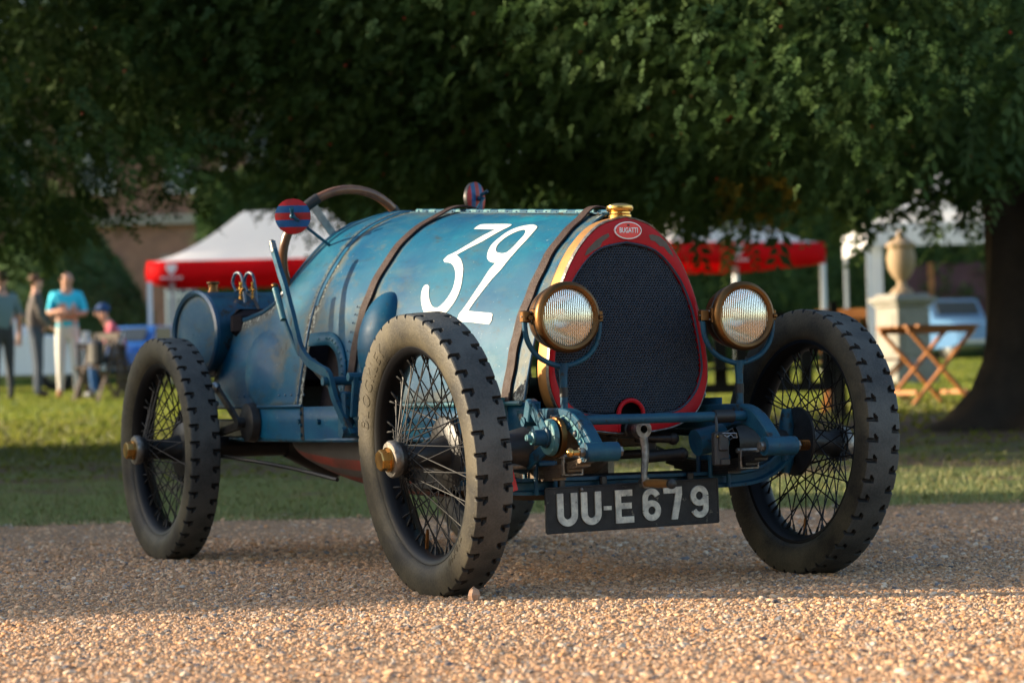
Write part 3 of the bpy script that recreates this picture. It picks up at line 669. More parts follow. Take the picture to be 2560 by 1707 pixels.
for s_ in (-1, 1): MB().ball(bc+Vector((.005, s_*.0355, 0)), .0018, 8).build('badge_screw', M['dark'], badge)
# crankcase nose and sump behind the radiator
mb = MB(); mb.lathe([(0, .02), (.06, .018), (.115, .0), (.135, -.03), (.14, -.12), (.14, -.42), (.10, -.5)], (-.26, 0, .40), (1, 0, 0), 48)
eng = mb.build('crankcase', M['bronze'], car)
mb = MB(); mb.box((-.14, -.16, .395), (.02, .20, .10), None, .006); mb.box((-.14, .1, .37), (.02, .1, .04), None, .005); mb.cyl((-.12, -.10, .265), (-.12, -.10, .30), .018, 12); mb.ball((-.10, -.10, .262), .012, 10); mb.build('engine_plate', M['bronze'], eng, kind='stuff'); MB().box((-.62, 0, .31), (.62, .30, .20), None, .04).build('sump', M['bronze'], eng)
mb = MB(); mb.cyl((-.1, .02, .33), (-.02, .10, .335), .012, 10); mb.cyl((-.03, .04, .375), (.0, .13, .37), .012, 10); mb.ball((.0, .135, .37), .017, 10); mb.cyl((.0, .05, .325), (.0, .15, .33), .016, 10); mb.ball((0, .16, .33), .018, 10); mb.box((-.03, .08, .35), (.03, .03, .08), None, .005); mb.build('steering_linkage', M['dark'], eng)
# crank handle
mb = MB(); mb.lathe([(.013, -.14), (.024, -.14), (.024, -.03), (.020, -.028), (.020, .0)], (.06, 0, .398), (1, 0, 0), 24); ck = mb.build('crank_boss', M['dark'], car)
mb = MB(); mb.lathe([(.010, .0), (.010, .026), (.022, .026), (.024, .022), (.024, .002), (.021, .0)], (.062, 0, .398), (1, 0, 0), 28)
rows = []
for i in range(17):
    f = i/16; p = Vector((.082+.008*f, .004*sin(f*pi*1.6), .378-.112*f)); wd = .0125-.004*f; 
    rows.append([p+Vector((.007*cos(a), wd*sin(a), 0)) for a in [2*pi*k/10 for k in range(10)]])
mb.grid(rows, True); mb.lathe([(0, -.012), (.014, -.012), (.014, .006), (0, .006)], (.088, .0, .262), (1, 0, 0), 20); mb.build('crank_arm', M['steel'], ck)
mb = MB(); mb.lathe([(.0, .0), (.009, .0), (.0105, .02), (.0115, .06), (.0105, .10), (.0095, .118), (0, .118)], (.094, .0, .262), (1, 0, 0), 20); mb.build('crank_grip', M['brassm'], ck)
mb = MB(); mb.lathe([(.011, .118), (.0125, .122), (.0125, .130), (.006, .134), (0, .134)], (.094, 0, .262), (1, 0, 0), 20); mb.build('grip_end', M['dark'], ck)

# ---------------- front chassis: rails with dumb irons
for s_ in (-1, 1):
    y = s_*.254; mb = MB()
    top = smooth_path([(-.10, .456), (.0, .456), (.10, .456), (.17, .454), (.225, .438), (.27, .408), (.305, .374)] and [(x, z, 0) for x, z in [(-.55, .458), (-.10, .456), (.10, .457), (.175, .454), (.228, .436), (.272, .405), (.312, .368)]], 6)
    bot = smooth_path([(x, z, 0) for x, z in [(-.55, .392), (-.10, .392), (.06, .392), (.12, .401), (.180, .402), (.237, .384), (.290, .345)]], 6)
    rows = []
    for a, b in zip(top, bot): rows.append([Vector((a.x, y-.017, a.y)), Vector((a.x, y+.017, a.y)), Vector((b.x, y+.017, b.y)), Vector((b.x, y-.017, b.y))])
    mb.grid(rows, True); n = len(mb.v); mb.f += [(n-4, n-3, n-2, n-1), (3, 2, 1, 0)]; mb.mi += [0, 0]
    if s_ > 0: pass
    rail = mb.build('chassis_rail', M['frame'], car, angle=50); md = rail.modifiers.new('b', 'BEVEL'); md.width = .004; md.segments = 2; md.limit_method = 'ANGLE'
    # recessed web on the outer face with lightening holes
    mb = MB(); web = [(.135, .432), (.175, .440), (.215, .425), (.255, .398), (.285, .368), (.270, .356), (.232, .385), (.19, .405), (.15, .41)]
    mb.prism([(x, z) for x, z in web] if s_ < 0 else [(x, z) for x, z in web], (0, y+s_*.0175, 0), (1, 0, 0), (0, 0, 1), .003 if s_ < 0 else -.003); mb.build('dumb_iron_web', M['cyan'], rail)
    mb = MB()
    for x, z, r in ((.172, .428, .009), (.205, .413, .008), (.235, .394, .0095), (.262, .373, .010)): mb.ball((x, y+s_*.020, z), (r, .007, r), 12)
    mb.build('lightening_hole', M['dark'] if s_ > 0 else M['frame'], rail, kind='stuff')
    mb = MB(); mb.cyl((.140, y+s_*.02, .432), (.140, y+s_*.04, .432), .009, 6); mb.cyl((-.02, y+s_*.02, .436), (-.02, y+s_*.042, .436), .010, 6); mb.build('bolt', M['steel'], rail, kind='stuff')
    mb = MB(); mb.cyl((.322, y-.045, .350), (.322, y+.045, .350), .0235, 24); mb.build('shackle_boss', M['frame'], rail)
    mb = MB(); mb.cyl((.322, y-.058, .350), (.322, y-.045, .350), .012, 8); mb.cyl((.322, y+.045, .350), (.322, y+.058, .350), .013, 6); mb.build('shackle_nut', M['steel'], rail, kind='stuff')
    if s_ < 0: mb = MB(); mb.ball((.322, y-.082, .350), (.012, .010, .012), 10); mb.cyl((.322, y-.08, .350), (.322, y-.055, .350), .008, 8); mb.build('grease_nipple', M['brassb'], rail)
    if s_ > 0:
        mb = MB()
        for q in range(5): mb.lathe([(.010, -.002), (.014, 0), (.010, .002)], (.322, y+.06+q*.006, .350), (0, 1, 0), 14)
        mb.build('coil_washer', M['brass'], rail)
    # leaf spring, leaf by leaf
    for q in range(6):
        f = 1-.13*q; mb = MB(); pl = []
        for i in range(25):
            g = -1+2*i/24; x = g*.345*f; zc = .347-.040*(1-(x/.345)**2)-.0062*q; pl.append(Vector((x*.97-.012, y, zc)))
        rows = [[p+Vector((0, -.019, .0029)), p+Vector((0, .019, .0029)), p+Vector((0, .019, -.0029)), p+Vector((0, -.019, -.0029))] for p in pl]
        mb.grid(rows, True); n = len(mb.v); mb.f += [(n-4, n-3, n-2, n-1), (3, 2, 1, 0)]; mb.mi += [0, 0]; mb.build('spring_leaf', M['bronze'] if s_ < 0 else M['dark'], rail)
    for xx in (.175, ):
        mb = MB(); mb.box((xx, y-.025, .318), (.014, .006, .05), None, .002); mb.box((xx, y+.025, .318), (.014, .006, .05), None, .002); mb.box((xx, y, .293), (.014, .056, .006), None, .002); mb.cyl((xx, y-.035, .338), (xx, y+.035, .338), .006, 8); mb.build('spring_clip', M['steel'], rail)
    mb = MB(); mb.box((.0, y, .318), (.085, .05, .014), None, .003)
    for xx in (-.03, .03): mb.cyl((xx, y-.027, .24), (xx, y-.027, .325), .006, 8); mb.cyl((xx, y+.027, .24), (xx, y+.027, .325), .006, 8)
    mb.build('spring_pad', M['frame'], rail)
    # friction damper outboard of the rail
    if s_ < 0:
        dc = Vector((.165, -.305, .386)); mb = MB(); mb.lathe([(.0, -.022), (.044, -.022), (.050, -.019), (.050, -.006), (.044, -.004), (.0, -.004)], dc, (0, -1, 0), 40); dm = mb.build('friction_damper', M['brass'], car)
        mb = MB(); mb.lathe([(.046, .0), (.046, .006), (.042, .012), (.022, .014), (0, .014)], dc+Vector((0, .0, 0)), (0, -1, 0), 36); mb.build('damper_disc', M['cyan'], dm)
        mb = MB(); mb.lathe([(.026, .013), (.026, .020), (.022, .022), (.020, .022), (.019, .05), (.0, .05)], dc, (0, -1, 0), 24); mb.build('damper_hub', M['frame'], dm)
        mb = MB(); mb.lathe([(.017, .05), (.017, .056), (.010, .058), (.009, .068), (0, .068)], dc, (0, -1, 0), 8); mb.build('damper_nut', M['cyan'], dm)
        mb = MB(); mb.bar(dc+Vector((.0, -.012, .01)), (.085, -.318, .462), .030, .008, (0, 1, 0), .002); mb.box((.075, -.312, .452), (.030, .028, .055), Matrix.Rotation(radians(20), 3, 'Y'), .003); mb.cyl((.06, -.33, .425), (.06, -.28, .425), .012, 10)
        mb.bar(dc+Vector((-.01, -.002, -.02)), (.035, -.307, .318), .032, .008, (0, 1, 0), .002); mb.build('damper_arm', M['frame'], dm)
        mb = MB(); mb.cyl((.030, -.285, .315), (.030, -.355, .315), .010, 10); mb.ball((.030, -.358, .315), .013, 10); mb.build('damper_pin', M['steel'], dm)
    else:
        mb = MB(); mb.cyl((.14, .12, .36), (.14, .20, .375), .034, 20); mb.build('friction_damper', M['frame'], car)
    # lamp bracket: stem, fork; lamp: drum, rim, reflector, glass
    L0 = Vector((.150, s_*.254, .680)); mb = MB()
    fk = [L0+Vector((-.01, -.104, .01)), L0+Vector((-.01, -.104, -.02)), L0+Vector((-.01, -.096, -.06)), L0+Vector((-.01, -.068, -.096)), L0+Vector((-.01, -.02, -.117)), L0+Vector((-.01, .02, -.117)), L0+Vector((-.01, .068, -.096)), L0+Vector((-.01, .096, -.06)), L0+Vector((-.01, .104, -.02)), L0+Vector((-.01, .104, .01))]
    mb.tube(smooth_path(fk, 4), .0068, 10); st_ = L0+Vector((-.01, 0, 0)); mb.tube([st_+Vector((0, 0, -.112)), st_+Vector((0, 0, -.135)), st_+Vector((0, 0, -.16)), st_+Vector((0, 0, -.26))], [.014, .0105, .0095, .0095], 12)
    fork = mb.build('lamp_bracket', M['frame'], car)
    MB().tube([st_+Vector((0, 0, -.172)), st_+Vector((0, 0, -.196))], .0108, 12).build('tape_binding', M['tape'], fork)
    ax = Vector((1, 0, .0)); lo = L0
    drum = MB(); drum.lathe([(0, -.085), (.03, -.083), (.06, -.068), (.076, -.045), (.082, -.02), (.082, .004), (.0865, .006), (.0885, .012), (.0885, .022), (.086, .028), (.079, .032), (.072, .030), (.069, .024)], lo, ax, 64)
    lamp = drum.build('headlamp', M['brass'], car, label='brass drum headlamp with ribbed glass')
    MB().lathe([(.0835, -.006), (.0850, -.004), (.0835, -.002)], lo, ax, 64).build('rim_seam', M['dark'], lamp)
    MB().lathe([(0, -.052), (.02, -.050), (.04, -.036), (.056, -.012), (.066, .012), (.070, .022)], lo, ax, 48).build('reflector', M['mesh'], lamp)
    MB().ball(lo+Vector((-.015, 0, 0)), .011, 12).build('bulb', M['badgew'], lamp)
    gm = MB(); rows = []; NR = 26
    for i in range(NR*4+1):
        yy = -.0695+.139*i/(NR*4); hw = sqrt(max(0, .0697**2-yy*yy)); xx = .0238+-.0013*abs(sin(pi*NR*i/(NR*4)))
        rows.append([lo+Vector((xx+.006*(1-(yy/.07)**2)*(1-(q/8-1)**2), yy, hw*(q/8-1))) for q in range(17)])
    gm.grid(rows); gm.build('lamp_glass', M['glass'] if 'glass' in M else M['alu'], lamp)
    mb = MB()
    mb.box(lo+Vector((-.012, -.100, .003)), (.022, .024, .030), None, .003); mb.box(lo+Vector((-.012, .100, .003)), (.022, .024, .030), None, .003)
    mb.cyl(lo+Vector((-.02, s_*.085, 0)), lo+Vector((.01, s_*.096, 0)), .006, 8); mb.build('lamp_pivot', M['brass'], lamp, kind='stuff')
    mb = MB(); mb.box(lo+Vector((.000, -.0855, .003)), (.022, .006, .040), Matrix.Rotation(0, 3, 'X'), .002); mb.box(lo+Vector((.028, .089, 0)), (.012, .010, .012), None, .003); mb.build('rim_catch', M['brass'], lamp, kind='stuff')
    b_ = MB(); b_.ball(lo+Vector((.0, -.0895, .014)), .0028, 8); b_.ball(lo+Vector((.0, -.0895, -.008)), .0028, 8); b_.ball(lo+Vector((-.008, -.113, .003)), .0025, 8); b_.build('rivets', M['steel'], lamp, kind='stuff')
# cross tube between the rails
mb = MB(); mb.cyl((.19, -.240, .426), (.19, .240, .426), .0125, 20); ct = mb.build('cross_tube', M['frame'], car)
mb = MB(); mb.cyl((.19, .145, .426), (.19, .20, .426), .0165, 20); mb.build('tube_collar', M['tape'], ct)
mb = MB(); mb.box((.21, .150, .345), (.022, .042, .085), None, .004); mb.box((.222, .152, .362), (.010, .026, .045), None, .003); mb.box((.222, .156, .312), (.012, .026, .018), None, .003); mb.tube([(.20, .145, .43), (.212, .14, .40), (.21, .14, .385)], .004, 6)
mb.tube([(.218, .16, .385), (.218, .182, .395), (.218, .19, .375), (.218, .172, .366)], .0022, 6); cb = mb.build('cable_clip', M['plasticg'], ct)
mb = MB()
for yy in (.134, .162): mb.ball((.224, yy, .376), .004, 8)
mb.build('amber_stud', M['brassb'], cb, kind='stuff')
mb = MB(); mb.tube([(.23, .145, .384), (.23, .186, .383), (.23, .188, .372), (.23, .178, .372), (.23, .170, .380), (.23, .158, .374), (.23, .150, .379)], .0014, 6); mb.build('split_pin', M['alu'], cb)
# front axle: forged beam
def axp(): return [(-.505, .350), (-.485, .335), (-.46, .312), (-.41, .280), (-.34, .263), (-.2, .260), (0, .260), (.2, .260), (.34, .263), (.41, .280), (.46, .312), (.485, .335), (.505, .350)]
ap = smooth_path([(.0, y, z) for y, z in axp()], 5); mb = MB(); rows = []
pr = [(-.020, .021), (.020, .021), (.020, .013), (.006, .009), (.006, -.009), (.020, -.013), (.020, -.021), (-.020, -.021), (-.020, -.013), (-.006, -.009), (-.006, .009), (-.020, .013)]
for i, p in enumerate(ap):
    d = (ap[min(i+1, len(ap)-1)]-ap[max(i-1, 0)]).normalized(); nz = Vector((0, -d.z, d.y))
    rows.append([p+Vector((a, 0, 0))+nz*b for a, b in pr])
mb.grid(rows, True); mb.build('front_axle', M['frame'], car, angle=30)
MB().cyl((-.10, -.44, .275), (-.10, .44, .275), .0095, 12).build('track_rod', M['dark'], car)
mb = MB(); mb.box((.028, -.352, .287), (.004, .024, .072), Matrix.Rotation(radians(14), 3, 'X')); mb.box((.029, -.385, .256), (.003, .02, .010), Matrix.Rotation(radians(20), 3, 'Y')); mb.build('red_tape_flag', M['redtape'], car)
# number plate
pc = Vector((.040, -.010, .204)); PR = Matrix.Rotation(radians(.9), 3, 'X'); py_, pz_ = PR @ Vector((0, 1, 0)), PR @ Vector((0, 0, 1))
mb = MB(); mb.box(pc, (.004, .500, .112), PR); plate = mb.build('number_plate', M['plate'], car, smooth=False, label='black number plate reading UU-E679')
mb = MB()
for a, b in (((-.250, -.056), (.250, -.056)), ((.250, -.056), (.250, .056)), ((.250, .056), (-.250, .056)), ((-.250, .056), (-.250, -.056))):
    A, B = pc+py_*a[0]+pz_*a[1], pc+py_*b[0]+pz_*b[1]; mb.bar(A, B, .005, .007, (1, 0, 0), .001)
mb.build('plate_rim', M['plate'], plate)
W_ = .0175
def glyph(paths, x0, name='digit'):
    mb = MB()
    for k, (kind, P, wd) in enumerate(paths):
        poly = P if kind == 'p' else ribbon(P, wd); mb.prism([(x0+a, b) for a, b in poly], pc+Vector((.0022+.00005*k, 0, 0)), py_, pz_, .0045-.0002*k)
    mb.build(name, M['digit'], plate, smooth=False)
hh = .0415
U_ = [('s', [(-.020, hh), (-.020, -hh+.030)]+arc(0, -hh+.0285, .020, 180, 360, 14)+[(.020, -hh+.030), (.020, hh)], W_)]
E_ = [('p', [(-.026, -hh-.001), (.026, -hh-.001), (.026, -hh+.015), (-.010, -hh+.015), (-.010, -.0065), (.020, -.0065), (.020, .0085), (-.010, .0085), (-.010, hh-.016), (.023, hh-.016), (.023, hh), (-.026, hh)], 0)]
S6 = [('s', arc(0, -hh+.0262, .0185, 180, 539.5, 30), .0155), ('s', arc(0, hh-.0262, .0185, 20, 180, 12)+[(-.0185, -.012)], .0153)]
S7 = [('p', [(-.028, hh-.016), (-.028, hh), (.026, hh), (.026, hh-.02), (.011, -hh), (-.007, -hh), (.0075, hh-.016)], 0)]
S9 = [(k, [(-a, -b) for a, b in P], w_) for k, P, w_ in S6]
x_ = -.186
glyph(U_, -.192, 'letter'); glyph(U_, -.124, 'letter'); glyph([('p', [(-.011, -.007), (.011, -.007), (.011, .003), (-.011, .003)], 0)], -.0775, 'dash'); glyph(E_, -.028, 'letter'); glyph(S6, .051); glyph(S7, .115); glyph(S9, .193)
mb = MB()
for y in (-.21, -.09, .165): mb.box((.030, y, .268), (.014, .018, .03), None, .003)
mb.build('plate_bracket', M['dark'], plate)
mb = MB(); mb.ball(pc+py_*-.15+pz_*.048+Vector((.004, 0, 0)), .006, 10); mb.build('plate_bolt', M['steel'], plate)

# ---------------- wire wheels (local: axle on y, outer face towards -y)
RAD, TW = .3518, .098
def tyre_mesh():
    NCIR, CELLS = 14, 42; N = CELLS*NCIR; hw = .047
    side = [(.2665, .026), (.272, .037), (.282, .0440), (.296, .0492), (.312, .0510), (.326, .0505), (.336, .0495), (.3425, .0485)]
    tr = [-.047, -.0445, -.0405, -.034, -.0305, -.027, -.0235, -.020, -.0165, -.013, -.0095, -.005]
    cross = [(r, -y, 0) for r, y in side]+[(RAD-.0035 if i == 0 else RAD-.0014 if i == 1 else RAD-.0006*(abs(y)/.047), y, 1) for i, y in enumerate(tr)]
    cross += [(r, -y, f) for r, y, f in reversed(cross)]
    V = np.zeros((N, len(cross), 3)); G = np.zeros((N, len(cross)), bool)
    for i in range(N):
        a = 2*pi*i/N; c = i % NCIR; c2 = (i+NCIR//2) % NCIR
        for j, (r, y, f) in enumerate(cross):
            cc = c if y < 0 else c2; d = .047-abs(y); gro = False
            if f:
                if cc in (5, 6) and d < .027: gro = True
                if .0145 < d < .027 and cc in (7, 8, 9) and d < .030-.0036*(cc-6): gro = True
            rr = r-.0075 if gro else r
            if not f and r > .338 and cc in (5, 6): rr = r-.002
            G[i, j] = gro; V[i, j] = (rr*sin(a), y, rr*cos(a))
    nc = len(cross); F = []; mi = []
    for i in range(N):
        i2 = (i+1) % N
        for j in range(nc-1):
            F.append((i*nc+j, i2*nc+j, i2*nc+j+1, i*nc+j+1)); tr_ = cross[j][2] and cross[j+1][2]
            mi.append(2 if (G[i, j] or G[i2, j+1] or G[i, j+1] or G[i2, j]) else 1 if tr_ else 0)
    me = npmesh('tyre', V.reshape(-1, 3), np.array(F)[:, ::-1], [M['sidewall'], M['treadr'], M['groove']], mi, True); me.set_sharp_from_angle(angle=radians(32)); return me
ME_T = tyre_mesh()
mb = MB(); mb.lathe([(.262, -.034), (.270, -.036), (.2745, -.032), (.268, -.027), (.258, -.022), (.252, -.010), (.251, .010), (.258, .022), (.268, .027), (.2745, .032), (.270, .036), (.262, .034), (.256, .026), (.248, .012), (.247, -.010), (.254, -.024)], (0, 0, 0), (0, 1, 0), 96, closed=True); ME_RIM = mb.mesh('wheel', M['black'])
mb = MB(); mb.lathe([(.0, -.095), (.040, -.095), (.040, -.078), (.036, -.072), (.030, -.06), (.033, .0), (.045, .03), (.088, .036), (.092, .040), (.090, .046), (.05, .05), (.03, .06), (.0, .06)], (0, 0, 0), (0, 1, 0), 40); ME_HUB = mb.mesh('hub', M['dark'])
mb = MB(); mb.lathe([(.028, -.096), (.0445, -.096), (.0460, -.100), (.0460, -.112), (.043, -.116), (.030, -.117)], (0, 0, 0), (0, 1, 0), 40); ME_CAP = mb.mesh('hub_ring', M['steel'])
mb = MB(); mb.lathe([(.0, -.144), (.024, -.144), (.0265, -.141), (.0275, -.116), (.020, -.116)], (0, 0, 0), (0, 1, 0), 8); mb.lathe([(.0, -.122), (.031, -.122), (.031, -.117), (.02, -.117)], (0, 0, 0), (0, 1, 0), 24); ME_NUT = mb.mesh('hub_nut', M['brassb'], angle=20)
def spoke(hr, hy, ry, tw, nm='spoke'):
    a = Vector((hr*sin(tw), hy, hr*cos(tw))); b = Vector((0, ry, .2505)); d = (a-b).normalized()
    mb = MB(); mb.tube([a, b+d*.022, b+d*.020, b], [.0019, .0019, .0034, .0036], 6); return mb.mesh('spoke', M['black'])
SPK = [(spoke(.037, -.083, .008, .95), 18, 0.), (spoke(.037, -.083, .008, -.95), 18, .10), (spoke(.085, .038, -.010, .62), 18, .05), (spoke(.085, .038, -.010, -.62), 18, .17)]
def wheel(x, side, rot, front, letters):
    o = link('wire_wheel', ME_RIM, car); o.location = (x, side*.5516, RAD-.002)
    o.rotation_euler = (.0758 if front else 0., 0, 0 if side < 0 else pi)
    def sub(nm, me, ry=0.): c = link(nm, me, o); c.rotation_euler[1] = ry; return c
    ty = sub('tyre', ME_T, rot); sub('hub', ME_HUB); 
    sub('hub_ring', ME_CAP); sub('hub_nut', ME_NUT, rot)
    for me, n, a0 in SPK:
        for k in range(n): sub('spoke', me, 2*pi*k/n+a0+rot)
    v = MB(); v.cyl((0, -.004, .248), (0, -.004, .205), .0048, 8); v.cyl((0, -.004, .205), (0, -.004, .196), .0036, 8); sub('valve_stem', v.mesh('valve_stem', M['brass']), letters if isinstance(letters, float) else 2.6)
    return o
def lettering(o, txt, a_mid, size, r0, flip=1):
    me = text_mesh(txt, size, .0007, 'lettering', 1.25)
    prof = [(.272, .037), (.282, .0440), (.296, .0492), (.312, .0510), (.326, .0505), (.336, .0495)]
    rs = [p[0] for p in prof]; ys = [p[1] for p in prof]
    for v in me.vertices:
        r = r0+v.co.y; a = a_mid+v.co.x/r0; yy = float(np.interp(r, rs, ys)); v.co = Vector((r*sin(a), -(yy+.0006+v.co.z), r*cos(a)))
    me.materials.append(M['sidewall']); link('lettering', me, o)
wf = wheel(0, -1, .0, True, 3.45); lettering(wf, 'BLOCKLEY', radians(-52), .046, .300); lettering(wf, '710X90', radians(140), .029, .293); wl = wheel(0, 1, 1.3, True, 3.1)
wheel(-2.0, -1, .7, False, 2.2); wheel(-2.0, 1, 2.1, False, 4.0)
# ------------------------------------------------------------------ THE SETTING
def ground_materials():
    g = mat('gravel_bed', (.36, .215, .115), .9, col2=(.22, .135, .08), scale=35, amt=.5, bump=.6, bscale=240)
    n = g.node_tree.nodes; L = g.node_tree.links; p = n['Principled BSDF']
    lawn = bpy.data.materials.new('lawn'); lawn.use_nodes = True; n = lawn.node_tree.nodes; L = lawn.node_tree.links; p = n['Principled BSDF']
    geo = n.new('ShaderNodeNewGeometry')
    def noise(s, d, sc=(1, 1, 1)):
        mp = n.new('ShaderNodeMapping'); mp.inputs['Scale'].default_value = sc; L.new(geo.outputs['Position'], mp.inputs[0])
        t = n.new('ShaderNodeTexNoise'); t.inputs['Scale'].default_value = s; t.inputs['Detail'].default_value = d; L.new(mp.outputs[0], t.inputs['Vector']); return t.outputs[0]
    def rg(v, a, b):
        r = n.new('ShaderNodeMapRange'); r.inputs['From Min'].default_value = a; r.inputs['From Max'].default_value = b; L.new(v, r.inputs[0]); return r.outputs[0]
    def mix(f, a, b):
        x = n.new('ShaderNodeMix'); x.data_type = 'RGBA'
        for k, v in (('A', a), ('B', b)):
            if isinstance(v, tuple): x.inputs[k].default_value = (*v, 1)
            else: L.new(v, x.inputs[k])
        L.new(f, x.inputs['Factor']); return x.outputs['Result']
    at = n.new('ShaderNodeAttribute'); at.attribute_name = 'bare'
    c = mix(rg(noise(2.2, 5), .35, .65), (.13, .17, .03), (.17, .18, .045))
    c = mix(rg(noise(30, 4), .35, .7), c, (.095, .14, .018))
    ad = n.new('ShaderNodeMath'); ad.operation = 'ADD'; L.new(at.outputs['Fac'], ad.inputs[0]); s_ = n.new('ShaderNodeMath'); s_.operation = 'MULTIPLY_ADD'
    s_.inputs[1].default_value = 1.9; s_.inputs[2].default_value = -.95; L.new(noise(1.5, 6), s_.inputs[0]); L.new(s_.outputs[0], ad.inputs[1])
    earth = mix(rg(noise(14, 6), .3, .7), (.085, .048, .026), (.15, .09, .048))
    c = mix(rg(ad.outputs[0], .42, .62), c, earth); L.new(c, p.inputs['Base Color']); p.inputs['Roughness'].default_value = .9
    return g, lawn
M['gravelbed'], M['lawn'] = ground_materials()
# where the camera-frame tree trunk stands
TREE = place(2462, 18.6); TREE2P = place(-700, 22.0)
def bare(x, y):
    d = depth_of(x, y); lat = (x-CP.x)*RH.x+(y-CP.y)*RH.y
    v = 0.
    if 10.2 < d < 24:
        v = .58*math.exp(-((d-15.)/3.)**2)
        v = max(v, .95*math.exp(-(((x-TREE.x)**2+(y-TREE.y)**2)/22.)))
    if d < 11.0: v = max(v, .35)
    return v
def plane_grid(name, lat0, lat1, ds, m_, dz=0., nl=60, kind='structure'):
    V = []; B = []
    for d in ds:
        s_ = max(1., d/40.)
        for i in range(nl+1):
            lat = (lat0+(lat1-lat0)*i/nl)*s_; p = CP+FH*d+RH*lat; z = ground_z(p.x, p.y)+dz; V.append((p.x, p.y, z)); B.append(bare(p.x, p.y))
    F = []
    for j in range(len(ds)-1):
        for i in range(nl): F.append((j*(nl+1)+i, j*(nl+1)+i+1, (j+1)*(nl+1)+i+1, (j+1)*(nl+1)+i))
    me = npmesh(name, V, F, m_, smooth=True); a = me.attributes.new('bare', 'FLOAT', 'POINT'); a.data.foreach_set('value', B)
    return link(name, me, kind=kind)
plane_grid('lawn', -30, 30, [10.2+.25*i for i in range(60)]+[25.5+1.*i for i in range(30)]+[58+12*i for i in range(14)]+[300, 600, 1200], M['lawn'])
drive = plane_grid('gravel_drive', -45, 45, [-60, -30, -10, 0, 3, 6, 9, 10.6], M['gravelbed'], .004, 40)
E_ = MB()
p0, p1 = CP+FH*10.65-RH*30, CP+FH*10.65+RH*30; p0.z = p1.z = -.003; E_.bar(p0, p1, .02, .02, (0, 0, 1)); E_.build('edging_strip', M['dark'], kind='structure')

